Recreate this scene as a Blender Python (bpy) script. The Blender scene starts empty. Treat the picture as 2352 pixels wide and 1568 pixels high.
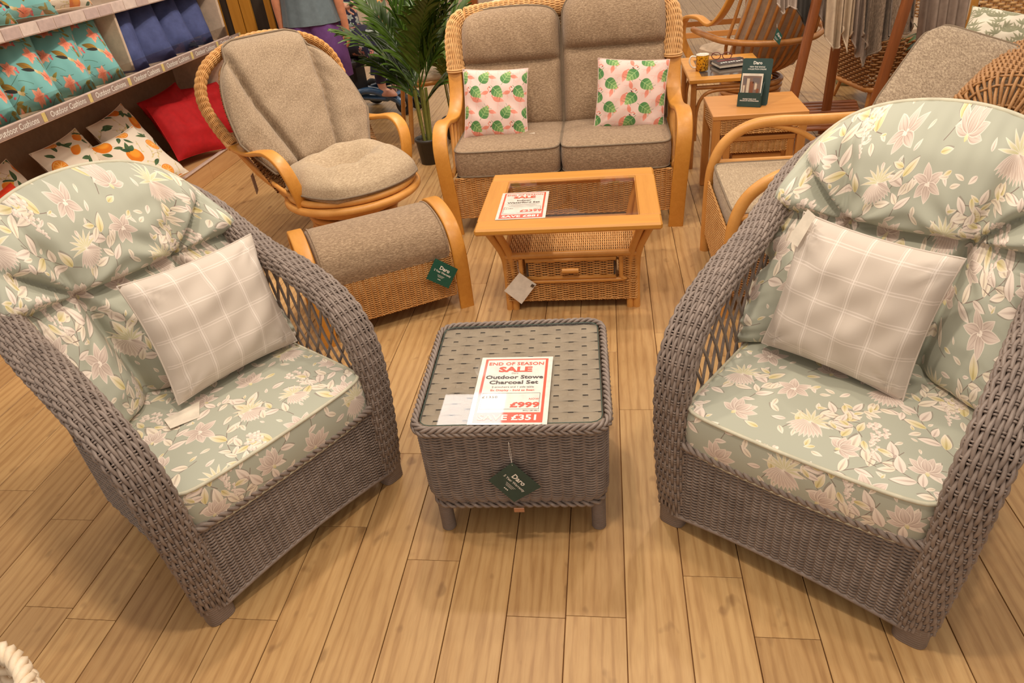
import bpy, bmesh, math, random
import numpy as np
from mathutils import Vector, Matrix
from mathutils.geometry import tessellate_polygon
random.seed(7); RNG = np.random.default_rng(11)
SC = bpy.context.scene
COL = SC.collection
PI = math.pi
# ------------------------------------------------------------------ camera, light, exposure
PITCH, ROLL, YAW, CAMH = 0.57517, -0.10944, -0.1690, 1.6
cam_d = bpy.data.cameras.new('camera'); cam = bpy.data.objects.new('camera', cam_d); COL.objects.link(cam)
cam_d.sensor_width = 36.0; cam_d.lens = 1576.5 / 2352 * 36.0; cam_d.clip_start = 0.02
_fw = Vector((math.sin(YAW) * math.cos(PITCH), math.cos(YAW) * math.cos(PITCH), -math.sin(PITCH)))
_r0 = Vector((math.cos(YAW), -math.sin(YAW), 0)); _u0 = _r0.cross(_fw)
_r = math.cos(ROLL) * _r0 + math.sin(ROLL) * _u0; _u = -math.sin(ROLL) * _r0 + math.cos(ROLL) * _u0
_m = Matrix((_r, _u, -_fw)).transposed().to_4x4(); _m.translation = (0, 0, CAMH)
cam.matrix_world = _m
SC.camera = cam
SC.view_settings.view_transform = 'Standard'; SC.view_settings.look = 'None'
SC.view_settings.gamma = 1.0; SC.view_settings.use_curve_mapping = False
SC.view_settings.exposure = 0.16
world = bpy.data.worlds.new('world'); SC.world = world; world.use_nodes = True
wb = world.node_tree.nodes['Background']; wb.inputs['Color'].default_value = (1.0, 0.87, 0.74, 1); wb.inputs['Strength'].default_value = 0.66

def area_light(name, loc, target, sx, sy, power, col):
    d = bpy.data.lights.new(name, 'AREA'); d.shape = 'RECTANGLE'; d.size = sx; d.size_y = sy; d.energy = power; d.color = col
    o = bpy.data.objects.new(name, d); COL.objects.link(o); o.location = loc
    o.rotation_euler = (Vector(target) - Vector(loc)).to_track_quat('-Z', 'Y').to_euler(); return o
def spot_light(name, loc, target, power, col, ang=1.6, rad=0.06, blend=0.6):
    d = bpy.data.lights.new(name, 'SPOT'); d.energy = power; d.color = col; d.spot_size = ang; d.spot_blend = blend; d.shadow_soft_size = rad
    o = bpy.data.objects.new(name, d); COL.objects.link(o); o.location = loc
    o.rotation_euler = (Vector(target) - Vector(loc)).to_track_quat('-Z', 'Y').to_euler(); return o
WARM = (1.0, 0.86, 0.70)
# ceiling panel straight above the aisle (mirrored in the glass of the grey table), then the track spots
area_light('ceiling_panel', (-1.17, 4.385, 2.9), (-1.17, 4.385, 0), 0.54, 0.60, 11, (1.0, 0.93, 0.89))
for loc, tgt, pw in (((-.15, .95, 3.0), (-.2, 1.2, 0), 85), ((.9, 1.35, 3.0), (.7, 1.6, 0), 48), ((-1.3, 1.5, 3.0), (-1.1, 1.8, 0), 42), ((-.5, 2.75, 3.0), (-.4, 3.2, 0), 75), ((-1.0, 3.7, 2.9), (-3.1, 4.3, .75), 130), ((.9, 3.3, 3.0), (.9, 3.6, 0), 60), ((-1.2, 5.2, 3.0), (-1.3, 5.7, 0), 75), ((1.6, 4.6, 3.0), (1.6, 5.0, 0), 75), ((.3, 6.6, 3.0), (.2, 7.0, 0), 90)):
    spot_light('track_spot', loc, tgt, pw, WARM, 2.3, .07, .8)

# ------------------------------------------------------------------ helpers: meshes
def nrm(a):
    return a / np.maximum(np.linalg.norm(a, axis=-1, keepdims=True), 1e-9)
class MB:
    def __init__(s): s.V = []; s.F = []; s.S = []; s.U = []; s.n = 0
    def add(s, V, F, uv=None, smooth=True):
        V = np.asarray(V, float).reshape(-1, 3); F = np.asarray(F, int)
        s.V.append(V); s.F.append(F + s.n); s.S.append(np.full(len(F), smooth))
        s.U.append(np.zeros((len(V), 2)) if uv is None else np.asarray(uv, float).reshape(-1, 2)); s.n += len(V); return s
    def grid(s, P, cu=False, cv=False, uv=None, smooth=True):
        P = np.asarray(P, float); n, m = P.shape[:2]; I = np.arange(n * m).reshape(n, m)
        if cu: I = np.vstack([I, I[:1]])
        if cv: I = np.hstack([I, I[:, :1]])
        F = np.stack([I[:-1, :-1], I[1:, :-1], I[1:, 1:], I[:-1, 1:]], -1).reshape(-1, 4)
        return s.add(P.reshape(-1, 3), F, uv, smooth)
    def tubes(s, P, r, sides=6, closed=False, cap=True, flat=1.0, up=None):
        P = np.asarray(P, float)
        if P.ndim == 2: P = P[None]
        k, n = P.shape[:2]
        T = np.gradient(P, axis=1) if not closed else np.roll(P, -1, 1) - np.roll(P, 1, 1)
        T = nrm(T)
        if up is None:
            ref = np.where(np.abs(T[:, :1, 2:3]) > .8, np.array([1., .3, 0]), np.array([0., 0., 1.]))[:, 0]
        else: ref = np.broadcast_to(np.asarray(up, float), (k, 3))
        N = np.zeros_like(P); cur = nrm(ref - (ref * T[:, 0]).sum(-1, keepdims=True) * T[:, 0])
        for i in range(n):
            base = ref if up is not None else cur
            cur = nrm(base - (base * T[:, i]).sum(-1, keepdims=True) * T[:, i]); N[:, i] = cur
        B = np.cross(T, N)
        a = np.arange(sides) / sides * 2 * PI + PI / sides
        r = np.broadcast_to(np.asarray(r, float), (k, n))[..., None, None]
        ring = P[:, :, None] + r * (np.cos(a)[None, None, :, None] * N[:, :, None] * flat + np.sin(a)[None, None, :, None] * B[:, :, None])
        I = np.arange(k * n * sides).reshape(k, n, sides)
        I2 = np.concatenate([I, I[:, :, :1]], 2)
        if closed: I2 = np.concatenate([I2, I2[:, :1]], 1)
        F = np.stack([I2[:, :-1, :-1], I2[:, :-1, 1:], I2[:, 1:, 1:], I2[:, 1:, :-1]], -1).reshape(-1, 4)
        s.add(ring.reshape(-1, 3), F)
        if cap and not closed and sides in (4, 6, 8):
            for e in (0, n - 1):
                c = ring[:, e]; q = []
                for j in range(1, sides - 1, 2): q.append([0, j, j + 1, (j + 2) % sides] if sides > 4 else [0, 1, 2, 3])
                if sides == 4: q = [[0, 1, 2, 3]]
                q = np.array(q); J = (np.arange(k) * sides)[:, None, None] + q[None]
                s.add(c.reshape(-1, 3), J.reshape(-1, 4), smooth=False)
        return s
    def box(s, c, size, rz=0, b=0.003, M=None):
        h = np.array(size, float) / 2; b = min(b, h.min() * .9); V = []; idx = {}
        for sx in (-1, 1):
            for sy in (-1, 1):
                for sz in (-1, 1):
                    sg = np.array([sx, sy, sz])
                    for ax in range(3):
                        d = h - b; d[ax] = h[ax]; idx[(sx, sy, sz, ax)] = len(V); V.append(sg * d)
        Q = []; T = []
        for ax in range(3):
            o = [i for i in range(3) if i != ax]
            for sg in (-1, 1):
                q = []
                for a_, b_ in ((-1, -1), (1, -1), (1, 1), (-1, 1)):
                    k = [0, 0, 0]; k[ax] = sg; k[o[0]] = a_; k[o[1]] = b_; q.append(idx[(*k, ax)])
                Q.append(q)
            for a_ in (-1, 1):
                for b_ in (-1, 1):
                    k0 = [0, 0, 0]; k0[ax] = -1; k0[o[0]] = a_; k0[o[1]] = b_; k1 = list(k0); k1[ax] = 1
                    Q.append([idx[(*k0, o[0])], idx[(*k1, o[0])], idx[(*k1, o[1])], idx[(*k0, o[1])]])
        for sx in (-1, 1):
            for sy in (-1, 1):
                for sz in (-1, 1): T.append([idx[(sx, sy, sz, a)] for a in range(3)])
        V = np.array(V)
        if M is not None: V = V @ np.array(M).T
        ca, sa = math.cos(rz), math.sin(rz); V = V @ np.array([[ca, sa, 0], [-sa, ca, 0], [0, 0, 1]]) + np.array(c, float)
        n0 = s.n; s.add(V, Q, smooth=False)
        s.F.append(np.array(T) + n0); s.S.append(np.full(8, False)); return s
    def lathe(s, prof, c=(0, 0, 0), n=20, cap=True):
        p = np.array(prof, float); a = np.arange(n) / n * 2 * PI
        P = np.stack([p[:, 0, None] * np.cos(a), p[:, 0, None] * np.sin(a), np.broadcast_to(p[:, 1, None], (len(p), n))], -1) + np.array(c, float)
        return s.grid(P, cv=True)
    def prism(s, outline, thick, M=None, o=(0, 0, 0), uvs=None):
        q = [Vector((x, y, 0)) for x, y in outline]; n = len(q); t = tessellate_polygon([q])
        V = np.array([(x, y, 0) for x, y in outline] + [(x, y, thick) for x, y in outline], float)
        uv = np.vstack([np.array(outline), np.array(outline)]) * (uvs or 1)
        if M is not None: V = V @ np.array(M).T
        V = V + np.array(o, float); n0 = s.n
        s.add(V, [list(x) for x in t], uv, smooth=False)
        s.F.append(np.array([[a + n for a in x] for x in t]) + n0); s.S.append(np.full(len(t), False))
        s.F.append(np.array([[i, (i + 1) % n, (i + 1) % n + n, i + n] for i in range(n)]) + n0); s.S.append(np.full(n, False)); return s
    def strip(s, P, N, w, t):
        """rounded rectangular bar along P, face normal N, width w, thickness t"""
        P = np.asarray(P, float); T = nrm(np.gradient(P, axis=0)); N = np.broadcast_to(np.asarray(N, float), P.shape)
        N = nrm(N - (N * T).sum(-1, keepdims=True) * T); B = np.cross(T, N)
        w = np.broadcast_to(np.asarray(w, float), (len(P),)); b = min(t * .32, .006)
        R = []
        for i in range(len(P)):
            hw, ht = w[i] / 2, t / 2
            R.append([(hw, ht - b), (hw - b * .3, ht - b * .3), (hw - b, ht), (-hw + b, ht), (-hw + b * .3, ht - b * .3), (-hw, ht - b), (-hw, -ht + b), (-hw + b * .3, -ht + b * .3), (-hw + b, -ht), (hw - b, -ht), (hw - b * .3, -ht + b * .3), (hw, -ht + b)])
        R = np.array(R); G = P[:, None] + R[..., :1] * B[:, None] + R[..., 1:] * N[:, None]
        s.grid(G, cv=True)
        for e in (0, -1):
            s.add(G[e], [[0, 1, 2, 11], [11, 2, 9, 10], [2, 3, 8, 9], [3, 4, 7, 8], [4, 5, 6, 7]], smooth=False)
        return s
    def build(s, name, mat, parent=None, kind=None, label=None):
        V = np.concatenate(s.V); me = bpy.data.meshes.new(name); nv = len(V)
        tot = np.concatenate([np.full(len(f), f.shape[1]) for f in s.F]); lv = np.concatenate([f.ravel() for f in s.F]); sm = np.concatenate(s.S)
        me.vertices.add(nv); me.vertices.foreach_set('co', V.astype(np.float32).ravel())
        me.loops.add(len(lv)); me.loops.foreach_set('vertex_index', lv.astype(np.int32))
        me.polygons.add(len(tot)); st = np.concatenate([[0], np.cumsum(tot)[:-1]])
        me.polygons.foreach_set('loop_start', st.astype(np.int32)); me.polygons.foreach_set('loop_total', tot.astype(np.int32))
        me.polygons.foreach_set('use_smooth', sm)
        uv = np.concatenate(s.U)
        if np.any(uv):
            l = me.uv_layers.new(name='UVMap'); l.data.foreach_set('uv', uv[lv].astype(np.float32).ravel())
        me.update(calc_edges=True); me.validate()
        me.materials.append(mat)
        o = bpy.data.objects.new(name, me); COL.objects.link(o)
        if parent is not None: o.parent = parent
        if kind: o['kind'] = kind
        if label: o['label'] = label
        return o
def spline(pts, n=40, closed=False):
    """Catmull-Rom through pts, n samples, roughly even"""
    p = np.array(pts, float); m = len(p)
    if closed: q = np.vstack([p[-1:], p, p[:2]]); segs = m
    else: q = np.vstack([2 * p[:1] - p[1:2], p, 2 * p[-1:] - p[-2:-1]]); segs = m - 1
    t = np.linspace(0, segs, n * 4 + 1); i = np.minimum(t.astype(int), segs - 1); f = (t - i)[:, None]
    a, b, c, d = q[i], q[i + 1], q[i + 2], q[i + 3]
    r = .5 * (2 * b + (c - a) * f + (2 * a - 5 * b + 4 * c - d) * f ** 2 + (3 * b - a - 3 * c + d) * f ** 3)
    L = np.concatenate([[0], np.cumsum(np.linalg.norm(np.diff(r[:, :3], axis=0), axis=1))])
    s = np.linspace(0, L[-1], n + 1 if closed else n)
    o = np.stack([np.interp(s, L, r[:, k]) for k in range(p.shape[1])], 1)
    return o[:-1] if closed else o
def surf_normals(S, U, V, e=2e-3):
    a = S(np.clip(U + e, 0, 1), V) - S(np.clip(U - e, 0, 1), V); b = S(U, np.clip(V + e, 0, 1)) - S(U, np.clip(V - e, 0, 1))
    return nrm(np.cross(a, b))
def weave(mb, S, rows, stakes, r, amp=None, spp=4, sides=4, stake_r=None, closed=False, flip=1, fill=1.0):
    amp = r * .9 if amp is None else amp
    m = stakes * spp + (0 if closed else 1)
    u = np.arange(m) / (stakes * spp); v = (np.arange(rows) + .5) / rows
    U, V = np.meshgrid(u, v); P = S(U, V)
    N = surf_normals(S, U, V) * flip
    off = amp * np.sin(PI * stakes * U + PI * np.arange(rows)[:, None])
    mb.tubes(P + N * off[..., None], r, sides, closed=closed, cap=False)
    if stake_r:
        u = (np.arange(stakes) + .5) / stakes; v = np.linspace(0, 1, max(4, rows // 3))
        V, U = np.meshgrid(v, u); mb.tubes(S(U, V), stake_r, sides, cap=False)
def flat_panel(p0, ex, ey):
    p0, ex, ey = np.array(p0, float), np.array(ex, float), np.array(ey, float)
    return lambda U, V: p0 + U[..., None] * ex + V[..., None] * ey
def rope(mb, path, rad, sr, strands=3, pitch=.05, hand=1, closed=False, sides=5):
    P = np.asarray(path, float); n = len(P)
    T = nrm(np.roll(P, -1, 0) - np.roll(P, 1, 0)) if closed else nrm(np.gradient(P, axis=0))
    up = np.array([0.013, 0.021, 1.]); A = nrm(np.cross(T, up)); A = np.where(np.linalg.norm(np.cross(T, up), axis=1, keepdims=True) < .2, nrm(np.cross(T, [1., 0, 0])), A); B = np.cross(T, A)
    d = np.concatenate([[0], np.cumsum(np.linalg.norm(np.diff(P, axis=0), axis=1))])
    L = d[-1] + (np.linalg.norm(P[0] - P[-1]) if closed else 0)
    turns = max(1, round(L / pitch)); ph = d / L * turns * 2 * PI * hand
    for k in range(strands):
        a = ph + 2 * PI * k / strands
        mb.tubes(P + rad * (np.cos(a)[:, None] * A + np.sin(a)[:, None] * B), sr, sides, closed=closed, cap=False)
def rrect(w, d, r, n=8, z=0, c=(0, 0)):
    o = []
    for sx, sy, a0 in ((1, 1, 0), (-1, 1, PI / 2), (-1, -1, PI), (1, -1, 1.5 * PI)):
        for i in range(n + 1):
            a = a0 + PI / 2 * i / n; o.append((c[0] + sx * (w / 2 - r) + r * math.cos(a), c[1] + sy * (d / 2 - r) + r * math.sin(a), z))
    return np.array(o)
def resample(P, n, closed=True):
    P = np.asarray(P, float); Q = np.vstack([P, P[:1]]) if closed else P
    L = np.concatenate([[0], np.cumsum(np.linalg.norm(np.diff(Q, axis=0), axis=1))]); s = np.linspace(0, L[-1], n + 1)[:-1] if closed else np.linspace(0, L[-1], n)
    return np.stack([np.interp(s, L, Q[:, k]) for k in range(3)], 1)
# ------------------------------------------------------------------ helpers: scene objects
def thing(name, label, cat, loc=(0, 0, 0), rz=0, group=None):
    o = bpy.data.objects.new(name, None); COL.objects.link(o); o.location = loc; o.rotation_euler = (0, 0, rz); o.empty_display_size = .05
    o['label'] = label; o['category'] = cat
    if group: o['group'] = group
    return o
def tag(o, label, cat, group=None):
    o['label'] = label; o['category'] = cat
    if group: o['group'] = group
    return o
def copy_tree(o, parent=None):
    c = o.copy(); COL.objects.link(c)
    if parent is not None: c.parent = parent
    for ch in list(o.children): copy_tree(ch, c)
    return c
def text_mesh(name, body, size, mat, parent, loc, M=None, bold=0.0, align='CENTER', sx=1.0, fit=None):
    cu = bpy.data.curves.new(name, 'FONT'); cu.body = body; cu.size = size; cu.align_x = align; cu.align_y = 'CENTER'; cu.offset = bold; cu.resolution_u = 2
    t = bpy.data.objects.new('tmp', cu); COL.objects.link(t); dg = bpy.context.evaluated_depsgraph_get()
    me = bpy.data.meshes.new_from_object(t.evaluated_get(dg)); bpy.data.objects.remove(t); bpy.data.curves.remove(cu)
    n = len(me.vertices); V = np.zeros(n * 3); me.vertices.foreach_get('co', V); V = V.reshape(-1, 3)
    if fit and n: sx = fit / max(1e-6, np.ptp(V[:, 0]))
    V[:, 0] *= sx
    if M is not None: V = V @ np.array(M).T
    V += np.array(loc, float); me.vertices.foreach_set('co', V.ravel()); me.materials.clear(); me.materials.append(mat); me.update()
    me.name = name; o = bpy.data.objects.new(name, me); COL.objects.link(o); o.parent = parent; return o
# ------------------------------------------------------------------ materials
def lin(c):
    c = [x / 255 for x in c[:3]]; return tuple(x / 12.92 if x <= .04045 else ((x + .055) / 1.055) ** 2.4 for x in c) + (1,)
class NT:
    def __init__(s, name):
        s.m = bpy.data.materials.new(name); s.m.use_nodes = True; s.t = s.m.node_tree; s.b = s.t.nodes['Principled BSDF']; s.out = s.t.nodes['Material Output']
    def n(s, typ, **kw):
        x = s.t.nodes.new(typ)
        for k, v in kw.items():
            if k.startswith('i_'): x.inputs[int(k[2:]) if k[2:].isdigit() else k[2:].replace('_', ' ')].default_value = v
            else: setattr(x, k, v)
        return x
    def l(s, a, b): s.t.links.new(a, b)
    def ramp(s, fac, stops):
        r = s.n('ShaderNodeValToRGB'); e = r.color_ramp.elements
        while len(e) < len(stops): e.new(.5)
        for i, (p, c) in enumerate(stops): e[i].position = p; e[i].color = lin(c) if len(c) == 3 else c
        s.l(fac, r.inputs[0]); return r.outputs[0]
    def coords(s, scale=(1, 1, 1), kind='Object', rnd=False):
        tc = s.n('ShaderNodeTexCoord'); mp = s.n('ShaderNodeMapping'); mp.inputs['Scale'].default_value = scale
        s.l(tc.outputs[kind], mp.inputs[0])
        if rnd:
            oi = s.n('ShaderNodeObjectInfo'); mu = s.n('ShaderNodeMath', operation='MULTIPLY'); mu.inputs[1].default_value = 37.0; s.l(oi.outputs['Random'], mu.inputs[0])
            cx = s.n('ShaderNodeCombineXYZ'); s.l(mu.outputs[0], cx.inputs[0]); s.l(mu.outputs[0], cx.inputs[1]); s.l(mu.outputs[0], cx.inputs[2]); s.l(cx.outputs[0], mp.inputs['Location'])
        return mp.outputs[0]
    def noise(s, co, scale, detail=3, rough=.55, dist=0):
        x = s.n('ShaderNodeTexNoise'); x.inputs['Scale'].default_value = scale; x.inputs['Detail'].default_value = detail; x.inputs['Roughness'].default_value = rough; x.inputs['Distortion'].default_value = dist
        s.l(co, x.inputs['Vector']); return x.outputs['Fac']
    def mix(s, fac, a, b, mode='MIX'):
        x = s.n('ShaderNodeMix', data_type='RGBA', blend_type=mode)
        for v, i in ((fac, 0), (a, 6), (b, 7)):
            if hasattr(v, 'is_linked'): s.l(v, x.inputs[i])
            else: x.inputs[i].default_value = v if i == 0 or len(v) == 4 else lin(v)
        return x.outputs[2]
    def bump(s, h, strength=.3, dist=.002):
        x = s.n('ShaderNodeBump'); x.inputs['Strength'].default_value = strength; x.inputs['Distance'].default_value = dist; s.l(h, x.inputs['Height']); s.l(x.outputs[0], s.b.inputs['Normal'])
    def fin(s, col, rough=.6, spec=.5, **kw):
        if hasattr(col, 'is_linked'): s.l(col, s.b.inputs['Base Color'])
        else: s.b.inputs['Base Color'].default_value = lin(col)
        s.b.inputs['Roughness'].default_value = rough; s.b.inputs['Specular IOR Level'].default_value = spec
        for k, v in kw.items(): s.b.inputs[k].default_value = v
        return s.m
def m_plain(name, c, rough=.6, spec=.5, var=.0, **kw):
    t = NT(name)
    co = t.coords(); n = t.noise(co, 30, 3); v = .06 + var
    lo = tuple(max(0, x * (1 - v)) for x in c); hi = tuple(min(255, x * (1 + v * .6)) for x in c)
    return t.fin(t.ramp(n, [(.3, lo), (.7, hi)]), rough, spec, **kw)
def m_strand(name, lo, hi, rough=.45, spec=.4, scale=25):
    t = NT(name); co = t.coords(); n = t.noise(co, scale, 3, .6); n2 = t.noise(co, 220, 2)
    c = t.mix(.25, t.ramp(n, [(.3, lo), (.7, hi)]), t.ramp(n2, [(.3, lo), (.7, hi)])); return t.fin(c, rough, spec)
def m_wood(name, lo, hi, axis=0, rough=.32, spec=.4, scale=1.0, coat=.12, rnd=True):
    t = NT(name); sc = [26 * scale] * 3; sc[axis] = 1.6 * scale; co = t.coords(tuple(sc), rnd=rnd)
    n = t.noise(co, 1.4, 4, .6, .6); f = t.noise(co, 6, 3, .6)
    c = t.mix(.35, t.ramp(n, [(.3, lo), (.7, hi)]), t.ramp(f, [(.3, lo), (.75, hi)]))
    t.bump(f, .06, .001); return t.fin(c, rough, spec, **{'Coat Weight': coat, 'Coat Roughness': .3})
def m_tweed(name, lo, mid, hi, axis=0, fine=260):
    t = NT(name); sc = [1., 1., 1.]; sc[axis] = .28; co = t.coords(tuple(sc)); n = t.noise(co, fine, 3, .7); n2 = t.noise(t.coords(), fine * 2.4, 2, .6); n3 = t.noise(t.coords(), 5, 2)
    c = t.mix(.4, t.ramp(n, [(.36, lo), (.5, mid), (.64, hi)]), t.ramp(n2, [(.35, lo), (.5, mid), (.66, hi)]))
    t.bump(n, .5, .0015); return t.fin(c, .95, .15, **{'Sheen Weight': .15, 'Sheen Roughness': .5})
def m_image(name, img, rough=.85, spec=.2, bump=.12, sheen=.1, tile=1.0):
    t = NT(name); uv = t.coords((1 / tile, 1 / tile, 1), 'UV'); x = t.n('ShaderNodeTexImage'); x.image = img; t.l(uv, x.inputs[0])
    n = t.noise(t.coords(), 700, 2); n2 = t.noise(t.coords(), 9, 3); t.bump(n, bump, .0006)
    return t.fin(x.outputs[0], rough, spec, **{'Sheen Weight': sheen})
def m_glass(name, tint=(235, 240, 235), gain=1.0):
    t = NT(name); n = t.t.nodes; tr = t.n('ShaderNodeBsdfTransparent'); tr.inputs[0].default_value = lin(tint); gl = t.n('ShaderNodeBsdfGlossy'); gl.inputs['Roughness'].default_value = .02
    fr = t.n('ShaderNodeFresnel'); fr.inputs[0].default_value = 1.5; mu = t.n('ShaderNodeMath', operation='MULTIPLY'); mu.inputs[1].default_value = gain; t.l(fr.outputs[0], mu.inputs[0])
    mx = t.n('ShaderNodeMixShader'); t.l(mu.outputs[0], mx.inputs[0]); t.l(tr.outputs[0], mx.inputs[1]); t.l(gl.outputs[0], mx.inputs[2]); t.l(mx.outputs[0], t.out.inputs[0]); n.remove(t.b); return t.m
# ------------------------------------------------------------------ painted fabric prints (arrays, made here)
class Paint:
    def __init__(s, N, bg): s.N = N; s.a = np.empty((N, N, 3), np.float32); s.a[:] = np.array(bg) / 255.
    def _reg(s, x0, x1, y0, y1):
        ix = np.arange(int(x0) - 1, int(x1) + 2); iy = np.arange(int(y0) - 1, int(y1) + 2); X, Y = np.meshgrid(ix, iy); return ix % s.N, iy % s.N, X.astype(float), Y.astype(float)
    def _put(s, ix, iy, m, col):
        g = np.ix_(iy, ix); m = m[..., None]; s.a[g] = s.a[g] * (1 - m) + m * np.asarray(col, np.float32)
    def petal(s, x, y, ang, L, W, c0, c1, rim=None, rw=2.5, bend=0, vein=0, vc=None, p=.8, al=1.):
        R = L * 1.05 + W; ix, iy, X, Y = s._reg(x - R, x + R, y - R, y + R); dx, dy = X - x, Y - y
        a = dx * math.cos(ang) + dy * math.sin(ang); t = -dx * math.sin(ang) + dy * math.cos(ang); q = np.clip(a / L, 0, 1); t = t - bend * L * q * q
        w = W * np.sin(PI * q ** p) ** .85; d = w - np.abs(t); m = np.clip(d + .5, 0, 1) * (a > 0) * (a < L) * al
        c0, c1 = np.array(c0) / 255., np.array(c1) / 255.; col = c0 + (c1 - c0) * q[..., None]
        if vein:
            v = np.clip(np.cos(t / np.maximum(w, 1) * PI * vein) * 1.6 - .9, 0, 1) * np.clip(1.15 - q, 0, 1); col = col + (np.array(vc) / 255. - col) * v[..., None] * .75
        if rim is not None:
            k = np.clip((rw - d) / rw * 2, 0, 1)[..., None]; col = col + (np.array(rim) / 255. - col) * k
        s._put(ix, iy, m, col)
    def disc(s, x, y, r, c, ry=None, ang=0, al=1., soft=1.):
        ry = ry or r; R = max(r, ry) + 2; ix, iy, X, Y = s._reg(x - R, x + R, y - R, y + R); dx, dy = X - x, Y - y
        a = dx * math.cos(ang) + dy * math.sin(ang); t = -dx * math.sin(ang) + dy * math.cos(ang)
        d = (1 - np.sqrt((a / r) ** 2 + (t / ry) ** 2)) * min(r, ry); s._put(ix, iy, np.clip(d / soft + .5, 0, 1) * al, np.array(c) / 255.)
    def stroke(s, pts, w, c, al=1.):
        p = np.asarray(pts, float); R = w + 2; ix, iy, X, Y = s._reg(p[:, 0].min() - R, p[:, 0].max() + R, p[:, 1].min() - R, p[:, 1].max() + R); D = np.full(X.shape, 1e9)
        for a, b in zip(p[:-1], p[1:]):
            e = b - a; L2 = max(1e-6, e @ e); t = np.clip(((X - a[0]) * e[0] + (Y - a[1]) * e[1]) / L2, 0, 1); D = np.minimum(D, np.hypot(X - a[0] - t * e[0], Y - a[1] - t * e[1]))
        s._put(ix, iy, np.clip(w / 2 - D + .5, 0, 1) * al, np.array(c) / 255.)
    def image(s, name):
        im = bpy.data.images.new(name, s.N, s.N); px = np.ones((s.N, s.N, 4), np.float32); px[..., :3] = s.a; im.pixels.foreach_set(px.ravel()); im.update(); im.pack(); return im
def curve2(x, y, ang, L, bend, n=9):
    q = np.linspace(0, 1, n); a = ang + bend * q; dx = np.cumsum(np.cos(a)) * L / n; dy = np.cumsum(np.sin(a)) * L / n
    return np.stack([x + dx - dx[0], y + dy - dy[0]], 1)
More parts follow.
